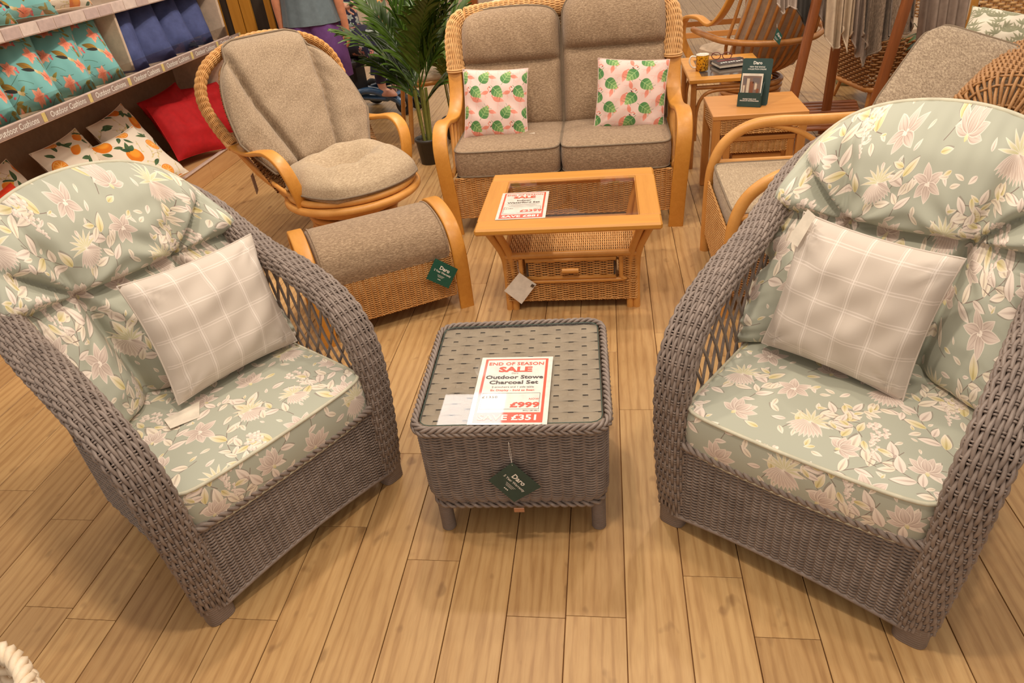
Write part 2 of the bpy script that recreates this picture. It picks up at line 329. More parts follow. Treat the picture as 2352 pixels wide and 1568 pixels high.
def paint_floral():
    rg = random.Random(5); P = Paint(1024, (172, 173, 157)); MV = (150, 128, 118); MP = (190, 170, 158); PK = (222, 205, 192); WH = (234, 220, 206); CR = (224, 211, 186); YL = (208, 194, 136); ST = (120, 100, 92)
    def leaf(x, y, a, L, kind=0):
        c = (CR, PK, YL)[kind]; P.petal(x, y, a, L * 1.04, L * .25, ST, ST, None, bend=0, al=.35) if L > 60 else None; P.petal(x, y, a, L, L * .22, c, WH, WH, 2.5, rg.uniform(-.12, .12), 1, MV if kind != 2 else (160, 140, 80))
    def stem(x, y, a, L, b, leaves=4):
        c = curve2(x, y, a, L, b, 14); P.stroke(c, 3.0, ST, .9)
        for i in range(leaves):
            k = 2 + int(i * 11 / max(1, leaves)); d = c[min(k + 1, 13)] - c[k]; h = math.atan2(d[1], d[0]); leaf(*c[k], h + (.8 if i % 2 else -.8), rg.uniform(62, 108), rg.choice((0, 0, 1, 1, 2)))
    def magnolia(x, y, a, s):
        for k, (da, l) in enumerate(((-1.5, .8), (1.5, .8), (-.85, 1.), (.85, 1.), (-.3, 1.1), (.35, 1.05), (0, .9))): P.petal(x, y, a + da, s * l, s * .24, MP, PK, WH, 3, rg.uniform(-.15, .15), 3, MV)
        P.petal(x, y, a + PI, s * .3, s * .1, CR, YL)
    def open_mag(x, y, a, s):
        for k in range(6): P.petal(x, y, a + k * PI / 3 + rg.uniform(-.15, .15), s * rg.uniform(.85, 1.05), s * .25, MP, PK, WH, 3, rg.uniform(-.2, .2), 3, MV)
        for k in range(7): P.disc(x + rg.uniform(-9, 9), y + rg.uniform(-9, 9), 5, WH)
    def cone(x, y, a, s):
        for k in range(11):
            da = (k - 5) * .23; P.petal(x, y, a + PI + da, s * (1 - .03 * abs(k - 5)), s * .11, MP, PK, WH, 2.5, -da * .25, 2, MV)
        for k in range(8):
            da = (k - 3.5) * .36; P.petal(x, y, a + da, s * .8, s * .07, (200, 196, 160), CR, WH, 2, da * .2, 1, YL)
    def wist(x, y, a, s):
        for k in range(34):
            q = k / 34; o = (1 - q) * s * .33; px = x + math.cos(a) * q * s * 1.2 + rg.uniform(-o, o) * math.sin(a); py = y + math.sin(a) * q * s * 1.2 - rg.uniform(-o, o) * math.cos(a); r = s * .066 * (1.15 - .75 * q)
            P.disc(px + r * .5, py - r * .4, r * .5, MV, al=.7); P.disc(px - r * .45, py, r * .72, MV, al=.5); P.disc(px - r * .45, py + 1, r * .62, PK); P.disc(px + r * .45, py, r * .72, MV, al=.5); P.disc(px + r * .45, py + 1, r * .62, WH); P.disc(px, py - r * .7, r * .6, PK)
    for x, y, a, L, b, n in ((60, 80, 1.0, 420, .9, 7), (560, 40, 1.9, 430, -1.1, 7), (330, 480, .4, 420, .8, 6), (820, 520, 2.3, 420, .9, 7), (120, 640, 1.2, 380, -1.0, 6), (620, 700, .2, 400, .8, 6), (900, 200, 1.7, 330, .7, 5), (420, 300, 3.3, 330, -.8, 5), (760, 860, 2.7, 360, -.7, 6), (250, 900, .1, 300, .9, 5), (700, 320, .6, 300, .9, 6), (150, 300, 2.6, 280, .8, 5), (520, 620, 3.0, 280, -.9, 5), (940, 760, 1.2, 300, .8, 6), (420, 760, 2.2, 260, .8, 5), (760, 120, 2.9, 260, -.8, 5)): stem(x, y, a, L, b, n)
    spots = [('m', 160, 130, 1.5, 95), ('c', 420, 120, 1.6, 120), ('w', 650, 250, -1.4, 190), ('o', 880, 110, .4, 92), ('m', 300, 420, 2.0, 90), ('c', 790, 420, 1.4, 110), ('w', 90, 520, -1.6, 170), ('o', 540, 480, 1.1, 98), ('m', 930, 640, 1.2, 96), ('c', 210, 740, 1.5, 120), ('w', 470, 880, -1.5, 180), ('m', 690, 700, 1.9, 88), ('o', 60, 930, .8, 90), ('c', 830, 930, 1.7, 112), ('m', 370, 640, .9, 80), ('c', 1000, 340, 1.5, 100)]
    for k, x, y, a, s in spots: {'m': magnolia, 'o': open_mag, 'c': cone, 'w': wist}[k](x, y, a, s)
    for i in range(150):
        x, y = rg.uniform(0, 1024), rg.uniform(0, 1024)
        if min(math.hypot((x - q[1] + 512) % 1024 - 512, (y - q[2] + 512) % 1024 - 512) for q in spots) > 88: leaf(x, y, rg.uniform(0, 6.28), rg.uniform(30, 74), rg.choice((0, 0, 1, 2)))
    return P.image('floral_print')
def paint_oranges():
    rg = random.Random(3); P = Paint(512, (238, 224, 204)); G = (52, 78, 52)
    for i in range(26):
        c = curve2(rg.uniform(0, 512), rg.uniform(0, 512), rg.uniform(0, 6.3), 90, rg.uniform(-1, 1)); P.stroke(c, 2, (150, 120, 70), .7)
        for k in (2, 5, 8): P.petal(*c[k], rg.uniform(0, 6.3), 16, 4, (210, 190, 120), (235, 225, 180))
    for i in range(34): P.petal(rg.uniform(0, 512), rg.uniform(0, 512), rg.uniform(0, 6.3), rg.uniform(40, 70), 11, G, (88, 118, 78), bend=.15, vein=1, vc=(120, 140, 90))
    for i, (x, y) in enumerate([(70, 70), (230, 50), (390, 90), (140, 200), (310, 210), (460, 240), (60, 330), (220, 350), (380, 370), (130, 460), (300, 480), (470, 430)]):
        if i % 3 == 1:
            P.disc(x, y, 38, (226, 120, 30)); P.disc(x, y, 34, (248, 196, 110)); P.disc(x, y, 31, (240, 150, 50))
            for k in range(9): P.stroke([(x, y), (x + 31 * math.cos(k * .698), y + 31 * math.sin(k * .698))], 2.5, (250, 205, 130))
        elif i % 3 == 2: P.petal(x - 40, y, rg.uniform(-.6, .6), 84, 24, (232, 120, 30), (246, 165, 60), (250, 215, 150), 3)
        else:
            P.disc(x, y, 44, (224, 122, 26)); P.disc(x + 10, y + 10, 28, (244, 158, 48), soft=14); P.petal(x, y + 34, .4, 50, 15, G, (90, 125, 85)); P.petal(x, y + 34, 2.2, 46, 14, G, (70, 100, 70)); P.disc(x - 4, y + 32, 4, (70, 60, 40))
    return P.image('orange_print')
def paint_flamingo():
    rg = random.Random(9); P = Paint(512, (226, 196, 186)); FL = (222, 138, 118)
    def monstera(x, y, a, s):
        P.petal(x, y, a, s, s * .4, (70, 122, 70), (162, 188, 116), None, p=.62, vein=0)
        for k in range(7):
            q = .15 + k * .11
            for sg in (-1, 1): P.stroke([(x + math.cos(a) * q * s, y + math.sin(a) * q * s), (x + math.cos(a) * (q + .16) * s - sg * math.sin(a) * .34 * s, y + math.sin(a) * (q + .16) * s + sg * math.cos(a) * .34 * s)], 2.2, (196, 210, 150) if k % 2 else (40, 96, 58), .7)
        P.stroke([(x, y), (x + math.cos(a) * s, y + math.sin(a) * s)], 2.5, (190, 205, 140)); P.stroke([(x, y), (x - math.cos(a) * s * .2, y - math.sin(a) * s * .2)], 3, (90, 130, 80))
    def flam(x, y, s, f):
        P.disc(x, y, s * .42, FL, s * .24, .25 * f); P.petal(x - f * s * .1, y, PI / 2 + f * 1.9, s * .55, s * .14, FL, (240, 165, 150))
        P.stroke([(x + f * s * .32, y), (x + f * s * .5, y + s * .28), (x + f * s * .34, y + s * .55), (x + f * s * .52, y + s * .72)], s * .1, FL); P.disc(x + f * s * .56, y + s * .74, s * .1, FL); P.petal(x + f * s * .6, y + s * .74, -.9 if f > 0 else PI + .9, s * .2, s * .05, (80, 60, 60), (80, 60, 60))
        P.stroke([(x, y - s * .2), (x + 2, y - s * .85)], 2, (232, 150, 140), .7); P.stroke([(x + s * .12, y - s * .2), (x + s * .1, y - s * .5), (x + s * .3, y - s * .62)], 2, (232, 150, 140), .7)
    for j in range(4):
        for i in range(3):
            x = 85 + i * 170.7 + (85 if j % 2 else 0); y = 64 + j * 128
            if j % 2: flam(x + 62, y + 4, 60, -1); monstera(x - 22, y - 40, 1.0, 104)
            else: flam(x + 22, y - 34, 84, -1); monstera(x - 14, y + 52, -.75, 106); flam(x + 96, y + 14, 58, 1)
    return P.image('flamingo_print')
def paint_teal():
    rg = random.Random(4); P = Paint(512, (126, 186, 182)); CO = (228, 118, 92); CL = (244, 190, 160)
    for i in range(16): P.stroke(curve2(rg.uniform(0, 512), rg.uniform(0, 512), rg.uniform(0, 6.3), 120, rg.uniform(-1, 1)), 3, (70, 96, 70), .8)
    for i in range(20): P.petal(rg.uniform(0, 512), rg.uniform(0, 512), rg.uniform(0, 6.3), 60, 12, (120, 112, 50), (170, 150, 80), bend=.2)
    for x, y, a in ((90, 120, .4), (340, 60, 1.2), (220, 260, 2.), (430, 330, .2), (60, 400, 1.), (300, 440, 2.4), (480, 180, 1.5), (180, 480, .8)):
        for k in range(6): P.petal(x, y, a + k * 1.05, rg.uniform(40, 62), 17, CO, CL, (240, 140, 110), 3, rg.uniform(-.3, .3), 2, (200, 80, 60))
        for k in range(3): P.petal(x + 60, y - 40 + 20 * k, a + k, 26, 8, (206, 70, 84), (232, 150, 140))
    for x, y, a, f in ((200, 120, 2.5, 1), (400, 230, 2.6, 1), (140, 330, 2.4, 1), (380, 470, 2.7, 1)):
        P.petal(x, y, a, 120, 22, (196, 150, 60), (120, 92, 40), bend=.1, vein=2, vc=(70, 60, 40)); P.petal(x + 4, y - 6, a + .35, 100, 12, (60, 52, 46), (50, 60, 60)); P.petal(x, y, a + PI - .2, 46, 12, (232, 214, 176), (200, 170, 110)); P.disc(x - 40 * math.cos(a), y - 40 * math.sin(a), 13, (205, 178, 120)); P.stroke([(x - 48 * math.cos(a), y - 48 * math.sin(a)), (x - 92 * math.cos(a - .12), y - 92 * math.sin(a - .12))], 3, (50, 44, 40))
    return P.image('teal_bird_print')
def paint_navy():
    rg = random.Random(8); P = Paint(512, (34, 32, 54))
    for i in range(44):
        x, y = rg.uniform(0, 512), rg.uniform(0, 512); c = rg.choice(((206, 196, 186), (216, 150, 130), (170, 176, 168), (196, 120, 110)))
        for k in range(5): P.petal(x, y, k * 1.256 + i, rg.uniform(22, 40), 11, tuple(q * .75 for q in c), c)
        P.petal(x + 30, y, i, 34, 8, (90, 100, 90), (130, 136, 120))
    return P.image('navy_flower_print')
def paint_leaf():
    rg = random.Random(2); P = Paint(512, (226, 216, 196))
    for i in range(60):
        x, y, a = rg.uniform(0, 512), rg.uniform(0, 512), rg.uniform(.9, 2.2)
        for k in range(5): P.petal(x, y, a + (k - 2) * .5, rg.uniform(50, 80), 7, (138, 138, 112), (164, 160, 132))
    return P.image('leaf_print')
def paint_check():
    P = Paint(512, (203, 190, 177)); W = (234, 222, 212); n = 5; st = 512 / n
    for i in range(n):
        c = (i + .5) * st
        for o, w, al in ((0, 5, .75), (-7, 2, .5), (7, 2, .5)):
            P.stroke([(c + o, 0), (c + o, 511)], w, W, al)
        for o, w, al in ((-5, 4, .6), (5, 4, .6)): P.stroke([(0, c + o), (511, c + o)], w, W, al)
    return P.image('check_print')
# ------------------------------------------------------------------ material set
GREY = m_strand('grey_rattan', (112, 98, 90), (148, 132, 122), .45, .42)
GREY_FLAT = m_strand('grey_flat_weave', (156, 139, 122), (175, 157, 138), .5, .4)
GREY_PLAIN = m_plain('grey_wrap', (122, 106, 96), .5)
DARKW = m_plain('dark_core', (98, 82, 69), .8)
CANE = m_strand('honey_cane', (186, 128, 66), (222, 170, 104), .45, .45)
CANE_L = m_strand('pale_cane', (206, 152, 92), (230, 184, 126), .5, .4)
CANE_B = m_strand('brown_cane', (150, 104, 60), (182, 134, 84), .5, .4)
CANE_W = m_strand('white_cane', (226, 202, 170), (244, 226, 200), .5, .4)
POLE = m_strand('honey_pole', (200, 138, 66), (218, 158, 86), .36, .4, 12)
POLE_D = m_strand('tan_pole', (162, 104, 50), (192, 132, 70), .35, .5, 12)
MAPLE = m_wood('honey_bentwood', (192, 128, 48), (208, 145, 62), 1, .42)
MAPLE_X = m_wood('honey_board', (196, 132, 50), (210, 147, 62), 0, .42)
OAK = m_wood('oak_board', (192, 128, 64), (212, 150, 84), 0, .4)
TEAK = m_wood('red_teak', (120, 64, 26), (150, 86, 40), 2, .4)
TEAK_X = m_wood('red_teak_slat', (118, 62, 27), (148, 84, 40), 0, .4)
TWEED = m_tweed('taupe_tweed', (110, 88, 68), (146, 121, 96), (190, 164, 134), 0)
TWEED_V = m_tweed('taupe_tweed_long', (110, 92, 74), (145, 124, 101), (186, 164, 137), 2)
TWEED_L = m_tweed('pale_tweed', (140, 119, 96), (167, 146, 119), (196, 175, 147), 0, 200)
KNIT = m_tweed('knitted_taupe', (116, 98, 80), (154, 134, 112), (192, 172, 146), 1, 160)
CREAM = m_plain('cream_cloth', (216, 196, 170), .9, .1)
BEIGE = m_plain('beige_cloth', (188, 166, 142), .9, .1)
I_FLORAL = paint_floral()
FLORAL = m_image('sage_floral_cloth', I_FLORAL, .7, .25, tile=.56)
CHECK = m_image('checked_cloth', paint_check(), .75, .25)
FLAM = m_image('flamingo_cloth', paint_flamingo(), .75)
ORANGE = m_image('orange_fruit_cloth', paint_oranges(), .75)
TEAL = m_image('teal_bird_cloth', paint_teal(), .75)
NAVYF = m_image('navy_flower_cloth', paint_navy(), .8)
LEAFP = m_image('leaf_cloth', paint_leaf(), .85)
NAVY = m_plain('navy_cloth', (78, 86, 130), .75, .25)
RED = m_plain('red_cloth', (176, 26, 30), .75, .25)
CORAL = m_plain('coral_cloth', (214, 62, 34), .75, .25)
PIPE_S = m_plain('sage_piping', (196, 190, 168), .7)
PIPE_T = m_plain('taupe_piping', (128, 110, 90), .9)
WHITE_P = m_plain('white_card', (226, 218, 208), .35, .5, **{'Coat Weight': 1., 'Coat Roughness': .04})
PAPER = m_plain('plain_card', (224, 212, 194), .6)
INK_R = m_plain('red_ink', (226, 72, 36), .3, .5, **{'Coat Weight': 1., 'Coat Roughness': .04})
INK_K = m_plain('dark_ink', (66, 54, 50), .4, .5, **{'Coat Weight': 1., 'Coat Roughness': .04})
INK_G = m_plain('grey_ink', (150, 138, 130), .5)
INK_W = m_plain('white_ink', (238, 232, 222), .5)
GREEN_C = m_plain('green_card', (20, 82, 66), .4, .5)
GREEN_D = m_plain('dark_green_card', (42, 66, 60), .4, .5)
GLASS = m_glass('table_glass', (252, 253, 252), .8)
GLASS_T = m_glass('smoked_glass', (250, 247, 242), .6)
ACRYL = m_glass('clear_acrylic', (246, 243, 240), .8)
GEDGE = m_plain('glass_edge', (60, 90, 80), .2)
CORD = m_plain('clear_cord', (220, 210, 200), .4)
COPPER = m_plain('copper_plate', (196, 150, 122), .3, .5, Metallic=.6)
# ------------------------------------------------------------------ floor of planks
def plank_material():
    t = NT('floor_plank'); co = t.coords((1, .085, 1), rnd=True)
    w = t.n('ShaderNodeTexWave', wave_type='BANDS', bands_direction='X'); w.inputs['Scale'].default_value = 9; w.inputs['Distortion'].default_value = 9; w.inputs['Detail'].default_value = 3; w.inputs['Detail Scale'].default_value = 1.6; w.inputs['Detail Roughness'].default_value = .6
    t.l(co, w.inputs['Vector']); g = t.noise(co, 130, 3, .6); big = t.noise(t.coords((1, .5, 1), rnd=True), 5, 3, .6, .4)
    base = t.ramp(big, [(.25, (170, 132, 84)), (.5, (192, 154, 102)), (.75, (204, 168, 116))])
    c = t.mix(.38, base, t.ramp(w.outputs['Fac'], [(.1, (210, 172, 122)), (.7, (196, 154, 104)), (.96, (154, 110, 70))]))
    c = t.mix(.18, c, t.ramp(g, [(.35, (160, 118, 74)), (.6, (212, 174, 122))]))
    oi = t.n('ShaderNodeObjectInfo'); tone = t.ramp(oi.outputs['Random'], [(0, (232, 226, 220)), (1, (255, 253, 248))]); c = t.mix(1.0, c, tone, 'MULTIPLY')
    sp = t.noise(t.coords((1, .6, 1), rnd=True), 16, 2, .5); c = t.mix(.35, c, t.ramp(sp, [(.27, (120, 92, 76)), (.34, (255, 255, 255))]), 'MULTIPLY')
    t.bump(g, .05, .0008); return t.fin(c, .42, .38)
PLANK = plank_material()
fl = MB(); fl.box((0.4, 9.2, -.03), (20, 20.4, .04), b=.001)
floor = fl.build('floor', m_plain('floor_joint', (150, 100, 56), .7), kind='structure')
PW, PX0, PL = 0.15729, -0.9138, 1.228
pm = None
joint = {3: 1416.5, }
def unproj(px, py, z=0.0):
    d = _r * ((px - 1176) / 1576.5) + _u * (-(py - 784) / 1576.5) + _fw; t = (z - CAMH) / d.z; return Vector((0, 0, CAMH)) + d * t
def proj(p):
    d = Vector(p) - Vector((0, 0, CAMH)); c = d.dot(_fw)
    return (1176 + 1576.5 * d.dot(_r) / c, 784 - 1576.5 * d.dot(_u) / c) if c > .1 else (-9e9, -9e9)
known = {}
for x, y in ((1230, 1416.5), (1515, 1498), (1636, 1324), (574, 1421.5), (802, 1208.8), (995, 1286), (1473, 940.5), (208, 1422), (165, 1193), (943, 1041), (1403, 808)):
    p = unproj(x, y); known[math.floor((p.x - PX0) / PW)] = p.y
pb = MB(); pb.box((0, 0, -.006), (PW - .0026, PL - .0012, .012), b=.0008)
far = MB(); n_pl = 0
for k in range(-52, 62):
    x = PX0 + (k + .5) * PW; y0 = known.get(k, random.uniform(0, PL)); y = y0 - PL * 5 + PL / 2
    while y < 19.0:
        vis = any(-60 < a < 2412 and -60 < b < 1630 for a, b in (proj((x + sx * PW / 2, y + sy * PL, 0)) for sx in (-1, 0, 1) for sy in (-.5, -.25, 0, .25, .5)))
        if (y > .2 and vis) or (-2.5 < y < 9.5 and -4.5 < x < 5.5):
            if vis and y > .2 and y < 6.6 and n_pl < 300:
                if pm is None: po = pb.build('plank', PLANK, floor); pm = po.data
                else: po = bpy.data.objects.new('plank', pm); COL.objects.link(po); po.parent = floor
                po.location = (x, y, 0); n_pl += 1
            else: far.box((x, y, -.006), (PW - .0026, PL - .0012, .012), b=.0008)
        y += PL
far.build('plank_field', PLANK, floor, kind='stuff')
# ------------------------------------------------------------------ grey armchairs
def bump_creases(X, Z, segs, depth, wid):
    D = np.zeros_like(X)
    for (ax, az), (bx, bz), k, w in segs:
        e = np.array([bx - ax, bz - az]); L2 = e @ e; t = np.clip(((X - ax) * e[0] + (Z - az) * e[1]) / L2, 0, 1)
        d = np.hypot(X - ax - t * e[0], Z - az - t * e[1]); D = np.maximum(D, k * np.exp(-(d / (wid * w)) ** 1.4))
    return D * depth
def hood_cushion(mb, pipe, seed=0):
    n, m = 97, 97; u = np.linspace(-1, 1, n); v = np.linspace(0, 1, m); U, V = np.meshgrid(u, v)
    H = .655 * (1 - .16 * np.abs(U) ** 2 - .27 * np.abs(U) ** 6)
    zz = V * H; hw = .325 + .03 * np.clip((V - .25) / .5, 0, 1); notch = .035 * np.exp(-((V - .54) / .06) ** 2)
    hw = hw - notch * np.abs(U) ** 4
    X = U * hw; Z = .445 + zz * .93
    Y = .50 + .40 * zz + .05 * zz ** 2 - (.15 - .10 * np.clip((V - .2) * 2.2, 0, 1)) * np.abs(U) ** 2.3
    edge = (np.clip(1 - np.abs(U) ** 5, 0, 1) * np.clip(1 - np.abs(2 * V - 1) ** 8, 0, 1)) ** .5
    T = (.145, .345); segs = []
    for sg in (-1, 1):
        t0 = (sg * T[0], T[1])
        segs += [(t0, (sg * .12, -.02), 1, 1.1), (t0, (sg * .34, .36), .8, 1), (t0, (sg * .32, .52), .7, .9), (t0, (sg * .20, .62), .5, 1.0), (t0, (sg * .34, .30), .35, .7)]
    segs += [((-T[0], T[1]), (T[0], T[1]), .75, .9)]
    cr = bump_creases(X, zz, segs, .108, .026)
    bul = .108 + .03 * np.exp(-((zz - .52) / .13) ** 2) + .012 * np.exp(-(X / .12) ** 2)
    rg = np.random.default_rng(seed); wr = np.zeros_like(X)
    for i in range(16):
        a = rg.uniform(0, PI); f = rg.uniform(40, 90); wr += np.sin((X * math.cos(a) + zz * math.sin(a)) * f + rg.uniform(0, 6)) * .0007
    tension = np.zeros_like(X)
    for sg in (-1, 1):
        dx, dz = X - sg * T[0], zz - T[1]; d = np.hypot(dx, dz); tension += .005 * np.sin(np.arctan2(dz, dx) * 13) * np.exp(-((d - .11) / .07) ** 2)
    # gathers along the outer seam
    gath = .004 * np.sin(V * 95 + 2) * np.abs(U) ** 8 + .004 * np.sin(U * 60) * V ** 10
    depth = bul * edge - cr * edge + wr + tension * edge + gath
    roll = .05 * np.exp(-((zz - .40) / .07) ** 2) * np.abs(U) ** 3
    Yf = Y - depth - roll; Yb = Y + .035 * edge
    uv = np.stack([X * 1.25, zz + .1 * np.abs(U)], -1)
    mb.grid(np.stack([X, Yf, Z], -1), uv=uv); mb.grid(np.stack([X, Yb, Z], -1), uv=uv)
    P = np.stack([X, Y + gath * 0, Z], -1); ring = np.vstack([P[0], P[1:, -1], P[-1, -2::-1], P[-2:0:-1, 0]])
    pipe.tubes(ring, .0065, 6, closed=True)
def box_cushion(mb, pipe, x0, x1, y0, y1, z0, z1, crown=.02, bow=.0, r=.03, tilt=0, uvo=(0, 0), n=29, puff=.008):
    """boxed seat cushion with crowned top and piped edges"""
    w, d = x1 - x0, y1 - y0; c = ((x0 + x1) / 2, (y0 + y1) / 2)
    u = np.linspace(-1, 1, n); U, V = np.meshgrid(u, u)
    # square to rounded square
    k = .5 * (r / (min(w, d) / 2)); sq = 1 - k * (U ** 8 * V ** 8)
    X = c[0] + U * w / 2 * sq; Y = c[1] + V * d / 2 * sq; Y = Y - bow * (1 - U ** 2) * np.clip(-V, 0, 1) ** 2
    tz = lambda Y: tilt * (y1 - Y) / d
    bulge = (np.clip(1 - U ** 4, 0, 1) * np.clip(1 - V ** 4, 0, 1)) ** .6
    wav = .0025 * np.sin(U * 7 + 1) * np.sin(V * 6) * bulge
    Zt = z1 + tz(Y) + crown * bulge + wav; Zb = z0 + tz(Y) * .3 - .004 * bulge
    mb.grid(np.stack([X, Y, Zt], -1), uv=np.stack([X + uvo[0], Y + uvo[1]], -1))
    mb.grid(np.stack([X, Y, Zb], -1), uv=np.stack([X, Y], -1))
    I = [(0, j) for j in range(n)] + [(i, n - 1) for i in range(1, n)] + [(n - 1, j) for j in range(n - 2, -1, -1)] + [(i, 0) for i in range(n - 2, 0, -1)]
    a = np.array([[X[i, j], Y[i, j], Zt[i, j]] for i, j in I]); b = np.array([[X[i, j], Y[i, j], Zb[i, j]] for i, j in I])
    out = nrm(np.stack([a[:, 0] - c[0], a[:, 1] - c[1], 0 * a[:, 0]], 1)); q = np.linspace(0, 1, 6)
    G = a[None] * (1 - q)[:, None, None] + b[None] * q[:, None, None] + out[None] * (puff * 4 * q * (1 - q))[:, None, None]
    L = np.concatenate([[0], np.cumsum(np.linalg.norm(np.diff(a, axis=0), axis=1))]); Lf = L + a[0, 0]
    uv = np.stack(np.broadcast_arrays(Lf[None] + uvo[0], (a[:, 2][None] * (1 - q)[:, None] + b[:, 2][None] * q[:, None])), -1)
    G = np.concatenate([G, G[:, :1]], 1); uv = np.concatenate([uv, uv[:, -1:] + .01], 1)
    mb.grid(G, uv=uv)
    if pipe is not None: pipe.tubes(a, .005, 6, closed=True); pipe.tubes(b, .005, 6, closed=True)
ARM_PTS = [  # x, y, z, nx, ny, nz : half of the band that runs foot - arm - back rail
    (.322, .012, .055, .25, -1, 0), (.328, -.002, .20, .25, -1, 0), (.335, -.004, .36, .2, -1, .05), (.338, .005, .50, .15, -1, .3), (.342, .05, .60, .12, -.75, .8), (.345, .14, .665, .15, -.3, 1), (.345, .28, .71, .25, -.3, 1), (.343, .42, .735, .35, -.35, 1),
    (.342, .56, .788, .5, -.35, .9), (.340, .68, .842, .7, -.2, .8), (.31, .80, .885, .7, .3, .8), (.20, .89, .92, .4, .6, .8), (0, .93, .93, 0, .7, .8)]
def make_armchair(flip=1):
    t = thing('rattan_armchair', '', 'armchair')
    half = np.array(ARM_PTS); mir = half[::-1][1:].copy(); mir[:, 0] *= -1; mir[:, 3] *= -1
    full = np.vstack([half, mir]); S = spline(full, 420); P = S[:, :3]; T = nrm(np.gradient(P, axis=0)); N = S[:, 3:6]; N = nrm(N - (N * T).sum(-1, keepdims=True) * T); B = np.cross(T, N)
    L = np.concatenate([[0], np.cumsum(np.linalg.norm(np.diff(P, axis=0), axis=1))]); per = .032
    sq = np.clip(np.minimum(L, L[-1] - L) / .5, 0, 1); W = (.040 + .006 * sq) * (1 - .18 * np.clip((np.minimum(L, L[-1] - L) - .9) / .4, 0, 1)); TH = .026
    _a = np.linspace(0, 2 * PI, 721); _x = np.sign(np.cos(_a)) * np.abs(np.cos(_a)) ** .62 * .042; _y = np.sign(np.sin(_a)) * np.abs(np.sin(_a)) ** .62 * .026
    _l = np.concatenate([[0], np.cumsum(np.hypot(np.diff(_x), np.diff(_y)))]); _l /= _l[-1]
    def ring(a):      # unit superellipse, even steps of arc length
        th = np.interp(np.asarray(a) / (2 * PI), _l, _a); ca, sa = np.cos(th), np.sin(th); e = .62
        return np.sign(ca) * np.abs(ca) ** e, np.sign(sa) * np.abs(sa) ** e
    mb = MB(); ns = 32; r = .0047; A = []
    for i in range(ns):
        a = 2 * PI * (i + .5) / ns; x, y = ring(a); off = .0036 * np.cos(PI * L / per + PI * i)
        A.append(P + (x * (W + off))[:, None] * B + (y * (TH + off))[:, None] * N)
    mb.tubes(np.array(A), r, 6, cap=False)
    nr = int(L[-1] / per); C = []; aa = np.arange(ns * 4) / (ns * 4) * 2 * PI
    for k in range(nr):
        for dl in (-.0034, .0034):
            l = k * per + dl + .002; i = np.array([np.interp(l, L, P[:, q]) for q in range(3)]); b = np.array([np.interp(l, L, B[:, q]) for q in range(3)]); nn = np.array([np.interp(l, L, N[:, q]) for q in range(3)]); w = np.interp(l, L, W)
            x, y = ring(aa); off = -.0036 * np.cos(PI * k + (aa / (2 * PI) * ns - .5) * PI); C.append(i + (x * (w + off))[:, None] * b + (y * (TH + off))[:, None] * nn)
    mb.tubes(np.array(C), .0029, 4, closed=True, cap=False)
    mb.build('arm_band', GREY, t, kind='stuff')
    core = MB(); x, y = ring(np.arange(12) / 12 * 2 * PI); cp = P[::4]; cb = B[::4]; cn = N[::4]; cw = W[::4]
    core.grid(cp[:, None] + (x[None] * (cw[:, None] - .006))[..., None] * cb[:, None] + (y[None] * (TH - .006) * np.ones((len(cp), 1)))[..., None] * cn[:, None], cv=True); core.build('arm_core', DARKW, t)
    for sg in (-1, 1):      # wrapped feet
        f = MB(); z = np.linspace(0, .072, 46); rr = 1 + .035 * np.abs(np.sin(z / .0075 * PI / 1)) ; a = np.arange(28) / 28 * 2 * PI; x, y = ring(a)
        G = np.stack([sg * .322 + x[None] * .038 * rr[:, None], .012 + y[None] * .030 * rr[:, None] - .06 * (.07 - z[:, None]) * 0, np.broadcast_to(z[:, None], (46, 28))], -1); f.grid(G, cv=True); f.add(G[-1], [[i, i + 1, 27 - i - 1, 27 - i] for i in range(13)]); f.build('front_foot', GREY_PLAIN, t)
        g = MB(); g.lathe([(.0, 0), (.024, 0), (.024, .30)], (sg * .27, .62, 0), 14); g.build('rear_foot', GREY_PLAIN, t)
        # open lattice under the arm
        lt = MB(); arm = spline(half[4:10, :3], 60)
        def topz(y): return np.interp(y, arm[:, 1], arm[:, 2]) - .02
        for fam in (-1, 1):
            for k in range(18):
                yb = -.12 + k * .052; q = np.linspace(0, 1, 14); yy = yb + fam * .0 + q * .16 * fam + (.1 if fam < 0 else 0); zz = .33 + q * (topz(np.clip(yb + .16 * (fam > 0), .05, .7)) - .33)
                ok = (yy > .045) & (yy < .66) & (zz < topz(np.clip(yy, .05, .7)))
                if ok.sum() > 3: lt.tubes(np.stack([sg * (.318 + .012 * q) + fam * .003 * np.sin(q * 9), yy, zz], 1)[ok], .0046, 5)
        lt.build('side_lattice', GREY, t, kind='stuff')
        sp = MB(); weave(sp, lambda U, V, sg=sg: np.stack([sg * (.325 + 0 * U), .03 + U * .60, .09 + V * .26], -1), 34, 20, .0040, stake_r=.0035, flip=sg); sp.build('side_panel', GREY, t, kind='stuff')
    fp = MB()
    def front(U, V):
        x = (U - .5) * .60; dip = .045 * (2 * U - 1) ** 2; return np.stack([x, -.012 - .012 * (1 - (2 * U - 1) ** 2) + 0 * V, .085 - dip * .7 + V * (.325 - .085 + dip * .7)], -1)
    weave(fp, front, 48, 28, .0041, amp=.0046, spp=4, sides=5, stake_r=.0035, flip=1); fp.build('front_panel', GREY, t, kind='stuff')
    rp = MB(); e = np.linspace(0, 1, 90); rope(rp, np.stack([(e - .5) * .60, -.018 - .012 * (1 - (2 * e - 1) ** 2), .33 + 0 * e], 1), .008, .0068, 3, .07); rope(rp, np.stack([(e - .5) * .60, -.004 - .012 * (1 - (2 * e - 1) ** 2), .338 + 0 * e], 1), .007, .006, 3, .07, -1)
